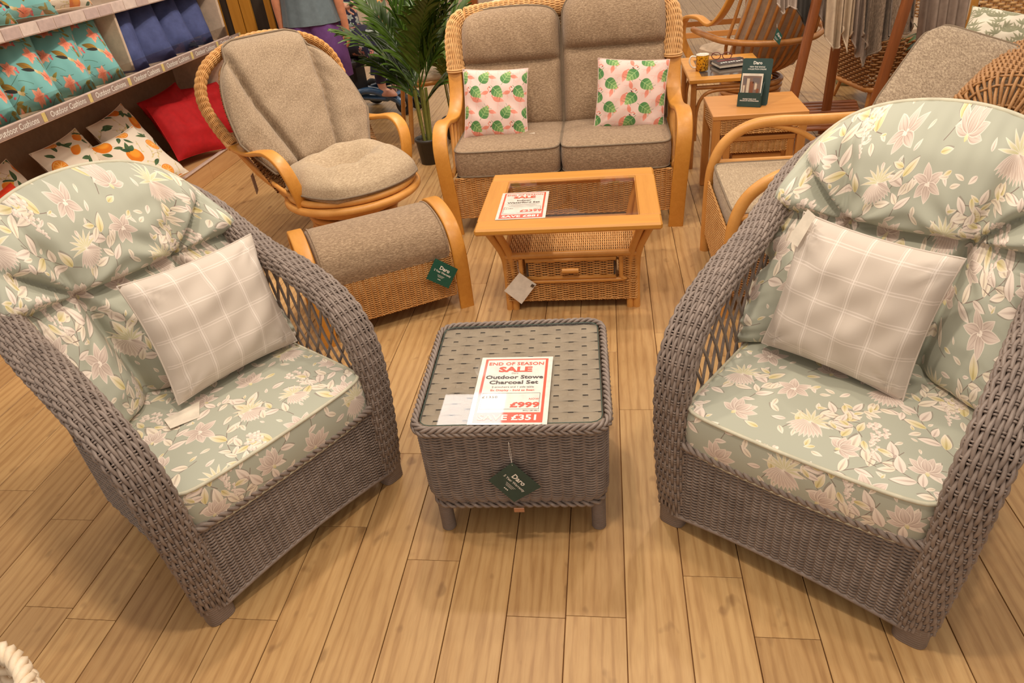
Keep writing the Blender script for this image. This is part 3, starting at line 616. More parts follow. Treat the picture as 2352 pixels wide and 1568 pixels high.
    q = np.linspace(0, 1, 60); x = (q - .5) * .61; rp.tubes(np.stack([x, -.014 - .012 * (1 - (2 * q - 1) ** 2), .08 - .032 * (2 * q - 1) ** 2], 1), .008, 6); rp.build('plaited_rim', GREY, t)
    bk = MB(); weave(bk, lambda U, V: np.stack([(U - .5) * .58, .66 + .24 * V - .25 * (2 * U - 1) ** 2 * .3,   .12 + V * .78], -1), 44, 13, .007, stake_r=.004); bk.build('back_panel', GREY, t, kind='stuff')
    db = MB(); db.box((0, .32, .30), (.58, .60, .02), b=.004); db.build('seat_deck', DARKW, t)
    sc = MB(); pi_ = MB(); box_cushion(sc, pi_, -.30, .30, -.022, .54, .315, .435, crown=.018, bow=.012, uvo=(.13 * flip, .21 + .1 * flip), tilt=.012); so = sc.build('seat_cushion', FLORAL, t); pi_.build('piping', PIPE_S, so)
    hc = MB(); hp = MB(); hood_cushion(hc, hp, 3 + flip); ho = hc.build('back_cushion', FLORAL, t); hp.build('piping', PIPE_S, ho)
    return t
def pillow(name, label, cat, w, h, thick, mat, loc, M, group=None, uvs=(1, 1), uvo=(0, 0), n=33, seed=0, pinch=.07, wr=.004, pipe=None, dent=0, rot=False):
    """scatter cushion; M columns: width dir, height dir, face normal"""
    t = thing(name, label, cat, loc, 0, group); M = np.array(M, float).T
    u = np.linspace(-1, 1, n); U, V = np.meshgrid(u, u); rg = np.random.default_rng(seed)
    X = U * w / 2 * (1 - pinch * (1 - V ** 2) * np.abs(U) ** 3); Y = V * h / 2 * (1 - pinch * (1 - U ** 2) * np.abs(V) ** 3)
    pf = (np.clip(1 - np.abs(U) ** 2.6, 0, 1) * np.clip(1 - np.abs(V) ** 2.6, 0, 1)) ** .55
    W = np.zeros_like(U)
    for i in range(7): a = rg.uniform(0, 2 * PI); f = rg.uniform(5, 15); W += np.sin((U * math.cos(a) + V * math.sin(a)) * f + rg.uniform(0, 6)) * wr * .4
    rad = sum(np.sin(np.arctan2(V - cy, U - cx) * 14 + k) * np.exp(-((np.hypot(U - cx, V - cy) - .3) / .2) ** 2) for k, (cx, cy) in enumerate(((-1, -1), (1, -1), (-1, 1), (1, 1)))) * wr * 1.6
    D = dent * np.exp(-(U / .25) ** 2 - ((V - .8) / .5) ** 2)
    b = MB()
    for sg in (1, -1):
        Z = sg * (thick / 2 * pf + (W + rad) * pf ** .7) - D
        P = np.stack([X, Y, Z], -1) @ M.T; b.grid(P, uv=np.stack([(V * -.5 + .5) * uvs[0] + uvo[0], (U * .5 + .5) * uvs[1] + uvo[1]] if rot else [(U * .5 + .5) * uvs[0] + uvo[0], (V * .5 + .5) * uvs[1] + uvo[1]], -1))
    b.build('cushion_cover', mat, t)
    P = np.stack([X, Y, -D], -1) @ M.T; ring = np.vstack([P[0], P[1:, -1], P[-1, -2::-1], P[-2:0:-1, 0]]); e = MB(); e.tubes(ring, .0025 if pipe is None else .005, 5, closed=True); e.build('edge_seam', pipe or mat, t)
    return t
def frame_from(o, x, y):
    ex = nrm(np.array(x, float) - np.array(o, float)); ey = np.array(y, float) - np.array(o, float); ey = nrm(ey - (ey @ ex) * ex); return np.stack([ex, ey, np.cross(ex, ey)])
ARO, ARA = (.44, 1.267), math.atan2(-.387, .571); ALO, ALA = (-.9015, 1.339), math.atan2(.596, .385)
def loc2w(o, a, p): c, s = math.cos(a), math.sin(a); return np.array([o[0] + c * p[0] - s * p[1], o[1] + s * p[0] + c * p[1], p[2]])
ar = make_armchair(1); ar.location = (*ARO, 0); ar.rotation_euler = (0, 0, ARA); ar['label'] = 'grey woven rattan armchair with sage floral cushions, right of the grey table'; ar['group'] = 'grey rattan armchairs'
al = make_armchair(-1); al.location = (*ALO, 0); al.rotation_euler = (0, 0, ALA); al['label'] = 'grey woven rattan armchair with sage floral cushions, left of the grey table'; al['group'] = 'grey rattan armchairs'
# checked scatter cushions leaning in the armchairs
def lean(o, a, bl, br, tl, tr, th, *args, **kw):
    pts = [loc2w(o, a, p) for p in (bl, br, tl, tr)]; c = sum(pts) / 4; ex = (pts[1] - pts[0] + pts[3] - pts[2]); ey = (pts[2] - pts[0] + pts[3] - pts[1]); w = np.linalg.norm(ex) / 2; h = np.linalg.norm(ey) / 2
    ex = nrm(ex); ey = nrm(ey - (ey @ ex) * ex); return pillow(*args[:3], w, h, th, args[3], tuple(c), np.stack([ex, ey, np.cross(ex, ey)]), **kw)
pr = lean(ARO, ARA, (-.285, .345, .475), (.105, .285, .475), (-.165, .395, .855), (.20, .40, .80), .14, 'checked_cushion', 'pale grey cushion with white check lines in the right grey armchair', 'cushion', CHECK, seed=4, group='checked scatter cushions', wr=.006)
pl = lean(ALO, ALA, (-.10, .30, .475), (.315, .30, .47), (-.115, .39, .835), (.29, .41, .805), .14, 'checked_cushion', 'pale grey cushion with white check lines in the left grey armchair', 'cushion', CHECK, seed=9, group='checked scatter cushions', wr=.006)
def add_swing(parent, wpts, mat, name='paper_tag', thick=.0012):
    """flat card through four world corners, made a part of parent"""
    P = np.array(wpts, float); o = P[0]; F = frame_from(P[0], P[1], P[3]); q = (P - o) @ F.T; b = MB(); b.prism([(x, y) for x, y in q[:, :2]], thick, M=F.T, o=o - np.array(parent.location)); return b.build(name, mat, parent)
c = loc2w(ALO, ALA, (-.06, .285, .462)); d = loc2w(ALO, ALA, (-.165, .29, .466)); e = loc2w(ALO, ALA, (-.175, .235, .463)); f = loc2w(ALO, ALA, (-.10, .215, .462)); add_swing(pl, [c, d, e, f], PAPER)
c = loc2w(ARO, ARA, (-.165, .375, .86)); d = loc2w(ARO, ARA, (-.19, .385, .87)); e = loc2w(ARO, ARA, (-.222, .36, .79)); f = loc2w(ARO, ARA, (-.19, .35, .78)); add_swing(pr, [c, d, e, f], PAPER)
# ------------------------------------------------------------------ grey side table
TO, TA = (-.267, 1.368), math.radians(2.0)
t = thing('rattan_side_table', 'grey woven rattan side table with a glass top in the middle of the floor', 'table', (*TO, 0), TA)
W_, D_ = .512, .512
def body(U, V):
    ring = resample(rrect(W_, D_, .045, 8), 400); k = (U * 400).astype(float); i0 = np.floor(k).astype(int) % 400; i1 = (i0 + 1) % 400; f = (k - np.floor(k))[..., None]
    p = ring[i0] * (1 - f) + ring[i1] * f; s = (1 - .055 * np.exp(-(V / .09) ** 2) - .012 * (1 - V))[..., None]; p = p * s; p[..., 1] += D_ / 2; p[..., 2] = .138 + V * .27; return p
b = MB(); weave(b, body, 56, 62, .0038, amp=.0046, spp=4, sides=5, stake_r=.0035, closed=True, flip=1); b.build('woven_body', GREY, t, kind='stuff')
b = MB()
for z, hd, rr in ((.419, 1, 0.0), (.430, -1, .004)):
    rope(b, resample(rrect(W_ + .016 - rr, D_ + .016 - rr, .05, 8, z, (0, D_ / 2)), 420), .0062, .0054, 3, .062, hd, closed=True)
rope(b, resample(rrect(W_ * .955, D_ * .955, .045, 8, .133, (0, D_ / 2)), 300), .006, .006, 2, .05, 1, closed=True)
b.build('plaited_rim', GREY, t)
b = MB(); q = np.linspace(-.5, .5, 90); nw = 20
for i in range(nw):
    y = .012 + (i + .5) * (.488 / nw); z = .4270 + .0014 * np.cos(q * .488 / .0405 * PI + PI * i); o = np.array([-.0112, -.009, .009, .0112]); zz = np.array([-.0008, 0, 0, -.0008])
    b.grid(np.stack([np.broadcast_to((q * .488)[:, None], (90, 4)), y + np.broadcast_to(o, (90, 4)), z[:, None] + zz], -1))
for i in range(12):
    x = (i - 5.5) * .0405; z = .4266 - .0012 * np.cos(q * .488 / .0244 * PI); o = np.array([-.0125, .0125]); b.grid(np.stack([x + np.broadcast_to(o, (90, 2)), np.broadcast_to(((q + .5) * .488 + .012)[:, None], (90, 2)), np.broadcast_to(z[:, None], (90, 2))], -1))
b.build('woven_top', GREY_FLAT, t, kind='stuff')
b = MB(); b.box((0, D_ / 2, .4225), (.5, .5, .004)); b.build('top_board', DARKW, t)
g = rrect(.492, .492, .03, 6); b = MB(); b.prism([(x, y + D_ / 2) for x, y, _ in g], .005, o=(0, 0, .4305)); gl = b.build('glass_top', GLASS, t)
b = MB(); b.tubes(resample(np.array([(x, y + D_ / 2,   .4335) for x, y, _ in g]), 120), .0012, 4, closed=True); b.build('glass_edge', GEDGE, gl)
for sx in (-1, 1):
    for y in (.052, D_ - .052):
        b = MB(); z = np.linspace(0, .15, 90); r = .0205 + .0012 * np.sin(z / .0062 * 2 * PI); b.lathe(np.vstack([[0, 0]] + [np.stack([r, z], 1)]), (sx * .228, y, 0), 18); b.build('leg', GREY_PLAIN, t)
b = MB(); b.box((.003, -.0135, .135), (.030, .003, .017), b=.001); b.build('name_plate', COPPER, t)
# ------------------------------------------------------------------ printed signs
def sheet(name, label, loc, rz, w, h, texts, bar, box=None, lines=()):
    s = thing(name, label, 'sign', loc, rz); b = MB(); b.box((w / 2, h / 2, .0008), (w, h, .0016), b=.0004); b.build('card', WHITE_P, s)
    z = .0019; m = .062 * w; fr = MB(); k = .035 * w; x0, x1, y0, y1 = m, w - m, m * .6, h - m * .75
    def rect(b, xa, ya, xb, yb): b.add([(xa, ya, z), (xb, ya, z), (xb, yb, z), (xa, yb, z)], [[0, 1, 2, 3]], smooth=False)
    yb_, yt_ = y0 + bar * h, y1 - k * .7; rect(fr, x0, yb_, x0 + k, yt_); rect(fr, x1 - k, yb_, x1, yt_); rect(fr, x0, y1 - k * .7, x1, y1); rect(fr, x0, y0, x1, y0 + bar * h); fr.build('red_border', INK_R, s)
    if box:
        bb = MB(); xa, ya, xb, yb = [v * (w if i % 2 == 0 else h) for i, v in enumerate(box)]; e = .0012
        rect(bb, xa, ya, xb, ya + e); rect(bb, xa, yb - e, xb, yb); rect(bb, xa, ya + e, xa + e, yb - e); rect(bb, xb - e, ya + e, xb, yb - e); bb.build('price_box', INK_K, s)
    for body_, x, y, size, mat, bold, fit in texts: text_mesh('lettering', body_, size * h, mat, s, (x * w, y * h, z + .0004), bold=bold * h, fit=fit * w if fit else None)
    if lines:
        lb = MB()
        for x, y, l, th in lines: rect(lb, (x - l / 2) * w, (y - th / 2) * h, (x + l / 2) * w, (y + th / 2) * h)
        lb.build('small_print', INK_G, s, kind='stuff')
    return s
s1 = loc2w(TO, TA, (-.112, .004, .4375))
sheet('sale_sign', 'white and red sale sign reading £999 on the grey glass-topped table', tuple(s1), TA - .028, .2135, .311,
      [('END OF SEASON', .5, .885, .066, INK_R, .0010, .76), ('SALE', .5, .792, .108, INK_R, .0045, .46), ('Daro', .5, .735, .035, INK_G, 0, .09), ('Outdoor Stowe', .5, .672, .072, INK_K, .0022, .78), ('Charcoal Set', .5, .592, .072, INK_K, .0022, .66), ('2 armchairs and 1 side table', .5, .523, .034, INK_K, 0, .56), ('Ex Display - Sold as Seen', .5, .475, .034, INK_R, .0006, .58),
       ('£1350', .22, .375, .045, INK_G, 0, .2), ('NOW', .80, .345, .036, INK_R, 0, .13), ('£999', .69, .262, .095, INK_R, .0035, .38), ('SKU 281861', .78, .185, .022, INK_K, 0, .2), ('SAVE £351', .5, .088, .1, INK_W, .0028, .74)], .135, (.115, .205, .875, .435))
# hanging tags
def hang_tag(label, corners, cord_top, mat, name='hang_tag', lines=None, badge=False, ink=INK_W, th=.0012):
    P = np.array(corners, float); o = P[0]; F = frame_from(P[0], P[1], P[3]); t = thing(name, label, 'tag', tuple(o)); q = (P - o) @ F.T
    b = MB(); b.prism([(x, y) for x, y in q[:, :2]], th, M=F.T); b.build('card', mat, t)
    if cord_top is not None:
        c = np.array(cord_top) - o; h = q[0] * .93 + q[2] * .07; h = F.T @ h; m = (c + h) / 2; b = MB(); b.tubes(spline([h, m + F.T @ np.array([.004, .002, .004]), c, m - F.T @ np.array([.005, 0, -.003]), h], 30), .0007, 4); b.build('cord', CORD, t)
    # print axes: run along the card's reading direction
    if lines:
        cen = F.T @ (q.mean(0)); rd = lines[0]; ex = nrm(np.array(rd[0], float)); nz = F[2] if rd[1] > 0 else -F[2]; ey = np.cross(nz, ex); R3 = np.stack([ex, ey, nz]).T
        for body_, x, y, size, bold in lines[1:]:
            text_mesh('lettering', body_, size, ink, t, cen + ex * x + ey * y + nz * (.0010 if rd[1] < 0 else th + .0006), M=R3, bold=bold)
        lb = MB()
        for y, l in ((-.012, .036), (-.016, .030), (-.020, .024)): p = cen + ey * y + nz * (.0009 if rd[1] < 0 else th + .0005); lb.add([p - ex * l / 2, p + ex * l / 2, p + ex * l / 2 + ey * .001, p - ex * l / 2 + ey * .001], [[0, 1, 2, 3]])
        lb.build('small_print', ink, t, kind='stuff')
        db = MB()
        for k in (-1, 0, 1):
            p = cen + ex * k * .0055 + ey * (-.030) + nz * (.0009 if rd[1] < 0 else th + .0005); a = np.arange(10) / 10 * 2 * PI; ring = p + .0021 * (np.cos(a)[:, None] * ex + np.sin(a)[:, None] * ey); db.add(ring, [[0, i, i + 1] for i in range(1, 9)])
        db.build('social_icons', ink, t, kind='stuff')
    return t
W2 = lambda p: loc2w(TO, TA, p)
exd = W2((1, 0, 0)) - W2((0, 0, 0)); 
cs = [W2((.001, -.024, .327)), W2((.073, -.026, .237)), W2((-.006, -.030, .184)), W2((-.070, -.028, .267))]
hang_tag('dark green diamond tag hanging on the front of the grey side table', cs, W2((-.003, -.016, .395)), GREEN_D, lines=[(nrm(np.array(cs[1]) - np.array(cs[0])) * .86 + nrm(np.array(cs[2]) - np.array(cs[3])) * .14, 1 if frame_from(cs[0], cs[1], cs[3])[2] @ np.array([0, -1, 0]) > 0 else -1), ('Daro', 0, .018, .022, .0006), ('5 Year Warranty', 0, .001, .0115, .0001)])
# ------------------------------------------------------------------ honey cane coffee table
CTO = (-.165, 2.545)
t = thing('coffee_table', 'honey wood coffee table with glass top, wicker shelf and small drawer', 'table', (*CTO, 0))
CW, CD, CZ = .758, .65, .47
bw_s, bw_f = .088, .10
for nm, c, s in (('top_rail', (0, bw_f / 2, CZ - .015), (CW, bw_f, .03)), ('top_rail', (0, CD - bw_f / 2, CZ - .015), (CW, bw_f, .03))):
    b = MB(); b.box(c, s, b=.008); b.build(nm, MAPLE_X, t)
for sx in (-1, 1):
    b = MB(); b.box((sx * (CW - bw_s) / 2, CD / 2, CZ - .0155), (bw_s, CD - 2 * bw_f + .004, .029), b=.004); b.build('top_rail', MAPLE, t)
b = MB(); b.box((0, CD / 2, CZ - .004), (CW - 2 * bw_s + .004, CD - 2 * bw_f + .004, .005), b=.001); b.build('glass_top', GLASS_T, t)
b = MB(); x1, y1 = CW / 2 - bw_s, bw_f
b.tubes(np.array([(-x1, y1, CZ - .012), (x1, y1, CZ - .012), (x1, CD - y1, CZ - .012), (-x1, CD - y1, CZ - .012)]), .007, 6, closed=True); b.build('glass_bead', POLE, t)
for sx in (-1, 1):
    for sy in (0, 1):
        g = thing('tmp', '', ''); bpy.data.objects.remove(g)
        b = MB()
        for k in range(3):
            dx = sx * (.315 - .028 * (k == 1)); y = .165 + (.0 if k < 2 else .03) if sy == 0 else .52 - (.0 if k < 2 else .03)
            yt = y - .085 if sy == 0 else y + .06
            path = spline([(dx - sx * .028, y, .0), (dx - sx * .03, y, .18), (dx - sx * .02 + sx * .0, y - (.015 if sy == 0 else -.012), .29), (dx + sx * (.03 - .012 * k), yt, .44)], 26)
            b.tubes(path, .0165, 8)
        b.build('leg', POLE, t)
zt = .272
b = MB(); b.tubes(np.array([(-.285, .155, zt), (.285, .155, zt)]), .016, 8); b.build('shelf_rail', POLE, t)
b = MB(); b.tubes(np.array([(-.285, .535, zt), (.285, .535, zt)]), .016, 8); b.build('shelf_rail', POLE, t)
for sx in (-1, 1): b = MB(); b.tubes(np.array([(sx * .285, .155, zt), (sx * .285, .535, zt)]), .014, 8); b.build('shelf_rail', POLE, t)
b = MB(); weave(b, flat_panel((-.28, .165, zt + .004), (0, .365, 0), (.56, 0, 0)), 60, 14, .0045, stake_r=.003, flip=-1); b.build('woven_shelf', CANE_L, t, kind='stuff')
def cane_panel(p0, ex, ey, parent, name='woven_panel', rows=None, stakes=None, mat=None, r=.0031, flip=1, border=True):
    p0, ex, ey = np.array(p0, float), np.array(ex, float), np.array(ey, float); rows = rows or max(4, int(np.linalg.norm(ey) / .0056)); stakes = stakes or max(3, int(np.linalg.norm(ex) / .027))
    b = MB(); weave(b, flat_panel(p0, ex, ey), rows, stakes, r, amp=r * 1.5, stake_r=.0025, flip=flip)
    if border:
        P = np.concatenate([p0 + ex * np.linspace(0, 1, 60)[:-1, None], p0 + ex + ey * np.linspace(0, 1, 30)[:-1, None], p0 + ex * np.linspace(1, 0, 60)[:-1, None] + ey, p0 + ey * np.linspace(1, 0, 30)[:-1, None]])
        rope(b, P, .0034, .0034, 2, .026, 1, closed=True)
    return b.build(name, mat or CANE, parent, kind='stuff')
fy = .152
cane_panel((-.285, fy, .05), (.57, 0, 0), (0, 0, .09), t)
cane_panel((-.283, fy, .152), (.07, 0, 0), (0, 0, .105), t); cane_panel((.213, fy, .152), (.07, 0, 0), (0, 0, .105), t)
for sx in (-1, 1):
    cane_panel((sx * .29, .17, .05), (0, .35, 0), (0, 0, .21), t, flip=sx)
cane_panel((-.285, .54, .05), (.57, 0, 0), (0, 0, .21), t, flip=-1)
b = MB(); P = spline([(-.218, fy - .006, .262), (-.218, fy - .006, .166), (-.205, fy - .006, .150), (.205, fy - .006, .150), (.218, fy - .006, .166), (.218, fy - .006, .262)], 60); b.tubes(P, .010, 8); b.build('drawer_surround', POLE, t)
dr = MB(); dr.box((0, fy + .10, .206), (.40, .2, .092), b=.003); dro = dr.build('drawer', DARKW, t)
b = MB(); b.tubes(np.array([(-.196, fy - .008, .165), (.196, fy - .008, .165), (.196, fy - .008, .252), (-.196, fy - .008, .252)]), .0095, 8, closed=True); b.build('drawer_frame', POLE, dro)
cane_panel((-.186, fy - .004, .172), (.372, 0, 0), (0, 0, .072), dro, border=False)
b = MB(); b.tubes(np.array([(-.036, fy - .032, .21), (.036, fy - .032, .21)]), .0115, 10); b.tubes(np.array([(0, fy - .03, .21), (0, fy, .21)]), .006, 6); b.build('drawer_handle', POLE, dro)
s2o = (CTO[0] - .301, CTO[1] + .094, CZ + .0008)
sheet('sale_sign', 'white and red sale sign reading £2399 on the honey wood coffee table', s2o, .008, .2105, .297,
      [('END OF SEASON', .5, .885, .066, INK_R, .0008, .76), ('SALE', .5, .792, .108, INK_R, .0045, .46), ('Daro', .5, .735, .03, INK_G, 0, .09), ('Indoor', .5, .672, .07, INK_K, .002, .30), ('Waterford Set', .5, .592, .07, INK_K, .002, .68), ('£3280', .21, .375, .05, INK_G, 0, .2), ('£2399', .68, .275, .105, INK_R, .003, .44), ('SAVE £881', .5, .088, .1, INK_W, .0028, .74)],
      .135, (.115, .205, .875, .435), lines=((.5, .53, .66, .010), (.5, .505, .5, .008), (.5, .47, .58, .010), (.78, .345, .1, .014)))
# tag on the coffee table, blank side out
def G3(px, py, Y):
    d = unproj(px, py, 0) - Vector((0, 0, CAMH)); k = Y / d.y; return np.array(Vector((0, 0, CAMH)) + d * k)
Yt = CTO[1] + .13
cs = [G3(1193, 626, Yt), G3(1232, 653, Yt - .004), G3(1198, 698, Yt - .008), G3(1158, 668, Yt - .004)]
tg = hang_tag('plain white square tag hanging from the honey wood coffee table', cs, G3(1188, 600, Yt + .015), WHITE_P)
b = MB(); o = np.array(tg.location); P = [G3(1222, 651, Yt - .006), G3(1229, 655, Yt - .006), G3(1224, 660, Yt - .0065), G3(1218, 657, Yt - .0065)]; b.add(np.array(P) - o + np.array([0, -.002, 0]), [[0, 1, 2, 3]], smooth=False); b.build('dark_print', INK_K, tg)
# ------------------------------------------------------------------ footstool
FO, FA = (-.942, 2.58), math.radians(30)
t = thing('footstool', 'wicker footstool with taupe cushion between honey bentwood arms', 'footstool', (*FO, 0), FA)
for sx in (-1, 1):
    P = spline([(sx * .324, 0.0, 0), (sx * .324, .002, .20), (sx * .324, .02, .31), (sx * .324, .085, .39), (sx * .324, .20, .425), (sx * .324, .31, .425), (sx * .324, .40, .395), (sx * .324, .43, .32), (sx * .324, .44, .18), (sx * .324, .45, 0)], 70)
    b = MB(); N = np.stack([0 * P[:, 0], -(P[:, 1] * 0 + 1) * 1.0, 0 * P[:, 0]], 1); T = nrm(np.gradient(P, axis=0)); N = np.cross(T, [1, 0, 0]); b.strip(P, N, .066, .022); b.build('arm', MAPLE, t)
cane_panel((-.285, .012, .075), (.57, 0, 0), (0, 0, .205), t, rows=42, stakes=21)
cane_panel((-.285, .43, .075), (.57, 0, 0), (0, 0, .205), t, rows=42, stakes=21, flip=-1)
for sx in (-1, 1): b = MB(); b.box((sx * .288, .22, .18), (.012, .40, .20)); b.build('side_board', MAPLE, t)
b = MB(); q = np.linspace(0, 1, 40); xs = np.concatenate([[-.284, -.280, -.272], np.linspace(-.25, .25, 12), [.272, .280, .284]]); sh = np.concatenate([[.0, .6, .9], np.ones(12), [.9, .6, 0.]])
prof = spline([(.006, .27), (.0, .33), (.03, .395), (.10, .432), (.20, .445), (.30, .435), (.39, .395), (.42, .33), (.415, .27)], 46)
G = np.stack([np.stack([np.full(46, x), .21 + (prof[:, 0] - .21) * (.94 + .06 * s_), .27 + (prof[:, 1] - .27) * (.90 + .10 * s_)], -1) for x, s_ in zip(xs, sh)]); b.grid(G)
for e in (0, -1):
    c = np.array([[G[e][0, 0], .21, .27]]); V = np.vstack([G[e], c]); b.add(V, [[i, i + 1, 46] for i in range(45)], smooth=False)
co = b.build('cushion', TWEED, t)
for e in (2, -3): b = MB(); b.tubes(G[e] + np.array([0, 0, .002]), .0035, 5); b.build('piping', TWEED, co)
FW = lambda p: loc2w(FO, FA, p)
cs = [FW(p) for p in ((.205, -.014, .255), (.287, -.028, .222), (.252, -.034, .135), (.168, -.02, .168))]
Rw = lambda px, py: None
fx = math.cos(FA), math.sin(FA)
def on_plane(px, py, o, a, yl):
    e = np.array([-math.sin(a), math.cos(a), 0]); d = np.array(unproj(px, py, 0)) - np.array([0, 0, CAMH]); C = np.array([0, 0, CAMH]); k = (yl - (C - np.array([*o, 0])) @ e) / (d @ e); return C + k * d
cs = [on_plane(px, py, FO, FA, yl) for px, py, yl in ((1000, 593, -.016), (1052, 618, -.030), (1030, 662, -.034), (979, 640, -.022))]
hang_tag('bright green square tag hanging on the wicker footstool', cs, FW((.215, -.008, .275)), GREEN_C, lines=[(nrm(cs[1] - cs[0]), -1 if frame_from(cs[0], cs[1], cs[3])[2] @ np.array([0, -1, 0]) < 0 else 1), ('Daro', .002, .021, .024, .0006), ('2 Year Warranty', 0, .003, .0125, .0002)])
# ------------------------------------------------------------------ two seat sofa
SO = (-.243, 3.55)
t = thing('sofa', 'two seat cane sofa with taupe tweed cushions and honey bentwood arms', 'sofa', (*SO, 0))
def sofa_arm(sx, hw=.622):
    P = spline([(sx * (hw - .012), 0.01, 0), (sx * (hw - .004), -.005, .22), (sx * (hw + .008), -.01, .42), (sx * (hw + .014), .012, .515), (sx * (hw + .016), .075, .577), (sx * (hw + .012), .16, .592), (sx * (hw + .004), .26, .575), (sx * hw, .36, .565), (sx * (hw - .004), .44, .59), (sx * (hw - .006), .51, .66), (sx * (hw - .004), .555, .78)], 90)
    T = nrm(np.gradient(P, axis=0)); N = np.cross(T, [1., 0, 0]); b = MB(); b.strip(P, N, .079, .024); return b
for sx in (-1, 1):
    sofa_arm(sx).build('arm', MAPLE, t)
    b = MB(); b.strip(spline([(sx * .615, .62, 0), (sx * .615, .64, .4), (sx * .61, .70, .95)], 20), [0, -1, 0], .06, .03); b.build('rear_leg', MAPLE, t)
    b = MB()
    for k in range(4): b.tubes(spline([(sx * .59, .10 + k * .055, .33), (sx * .60, .17 + k * .085, .46), (sx * .605, .20 + k * .1, .575)], 14), .011, 8)
    b.tubes(np.array([(sx * .595, .02, .345), (sx * .595, .6, .345)]), .016, 8); b.build('side_spindles', POLE, t)
def roll_wing(sx):
    path = spline([(sx * .612, .565, .765), (sx * .615, .60, .85), (sx * .612, .64, .95), (sx * .585, .675, 1.015), (sx * .50, .70, 1.04), (sx * .3, .72, 1.05), (0, .73, 1.05)], 160); T = nrm(np.gradient(path, axis=0)); A = np.cross(T, [0, 0, 1.]); A[:, 1] += 0; A = nrm(np.where(np.linalg.norm(np.cross(T, [0, 0, 1.]), axis=1, keepdims=True) < .3, np.array([1., 0, 0]), A)); A = np.array([1., 0, 0]) - T * (T @ np.array([1., 0, 0]))[:, None]; A = np.where(np.linalg.norm(A, axis=1, keepdims=True) < .35, np.array([0, -.2, 1.]), A); A = nrm(A); B = np.cross(T, A); L = np.linspace(0, 1, 160)
    def S(U, V):
        k = U * 159; i = np.floor(k).astype(int).clip(0, 158); f = (k - i)[..., None]; p = path[i] * (1 - f) + path[i + 1] * f; a = A[i]; bb = B[i]; an = V * 2 * PI; return p + .048 * (np.cos(an)[..., None] * a + 1.0 * np.sin(an)[..., None] * bb)
    return S
for sx in (-1, 1):
    b = MB(); weave(b, roll_wing(sx), 52, 30, .0034, amp=.0036, spp=4, sides=4, flip=1); q = np.linspace(0, 2 * PI, 30)[:-1]
    for z in (.775, .785): b.tubes(np.stack([sx * .612 + .052 * np.cos(q), .57 + .052 * np.sin(q), z + 0 * q], 1), .005, 5, closed=True)
    b.build('wicker_wing', CANE_L, t, kind='stuff')
cane_panel((-.58, .012, .10), (1.16, 0, 0), (0, 0, .225), t, rows=42, stakes=42)
b = MB(); weave(b, flat_panel((-.58, .70, .12), (1.16, 0, 0), (0, .03, .92)), 110, 30, .005, flip=-1, stake_r=.003); b.build('back_panel', CANE, t, kind='stuff')
b = MB(); b.box((0, .32, .31), (1.16, .60, .03)); b.build('seat_deck', DARKW, t)
for k, sx in enumerate((-1, 1)):
    sc = MB(); pp = MB(); x0, x1 = (-.575, -.004) if sx < 0 else (.004, .575)
    box_cushion(sc, pp, x0, x1, .005, .60, .335, .468, crown=.022, n=25, r=.04); o = sc.build('seat_cushion', TWEED, t); pp.build('piping', PIPE_T, o)
def back_pad(x0, x1, zt, zb, crease, y0, y1, lean=.0):
    n, m = 49, 65; u = np.linspace(-1, 1, n); v = np.linspace(0, 1, m); U, V = np.meshgrid(u, v); w = (x1 - x0) / 2
    H = (zt - zb) * (1 - .05 * np.abs(U) ** 2.5 - .10 * np.abs(U) ** 12); X = (x0 + x1) / 2 + U * w * (1 - .02 * V ** 8); Z = zb + V * H
    Y = y0 + (y1 - y0) * V; e = (np.clip(1 - np.abs(U) ** 8, 0, 1) * np.clip(1 - np.abs(2 * V - 1) ** 12, 0, 1)) ** .5
    cz = (Z - crease) / .022; cr = .055 * np.exp(-np.abs(cz) ** 1.3); bl = .08 + .035 * np.exp(-((Z - crease - .14) / .12) ** 2) + .02 * np.exp(-((Z - zb - .14) / .1) ** 2)
    wr = .0025 * np.sin(U * 9 + V * 14) * e + .002 * np.sin(U * 23 - V * 9) * e
    mb = MB(); mb.grid(np.stack([X, Y - (bl - cr) * e + wr, Z], -1)); mb.grid(np.stack([X, Y + .05 * e, Z], -1)); P = np.stack([X, Y, Z], -1); ring = np.vstack([P[0], P[1:, -1], P[-1, -2::-1], P[-2:0:-1, 0]]); p = MB(); p.tubes(ring + np.array([0, -.012, 0]), .006, 6, closed=True); return mb, p
for x0, x1, zt, zc, zb in ((-.575, -.004, 1.075, .80, .46), (.004, .585, 1.125, .845, .46)):
    mb, p = back_pad(x0, x1, zt, zb, zc, .50, .68); o = mb.build('back_cushion', TWEED, t); p.build('piping', PIPE_T, o)
def px_pillow(name, label, mat, corners, Ys, th, **kw):
    """cushion through four seen corners (bl, br, tl, tr) at the given depths"""
    p = [G3(*c, y) for c, y in zip(corners, Ys)]; c = sum(p) / 4; ex = p[1] - p[0] + p[3] - p[2]; ey = p[2] - p[0] + p[3] - p[1]; w, h = np.linalg.norm(ex) / 2, np.linalg.norm(ey) / 2; ex = nrm(ex); ey = nrm(ey - (ey @ ex) * ex); return pillow(name, label, 'cushion', w, h, th, mat, tuple(c), np.stack([ex, ey, np.cross(ex, ey)]), **kw)
fp1 = px_pillow('flamingo_cushion', 'pink flamingo and leaf cushion at the left end of the sofa', FLAM, ((1072, 318), (1208, 318), (1058, 160), (1218, 156)), (3.80, 3.80, 3.90, 3.92), .12, seed=2, group='pink flamingo cushions', pinch=.05)
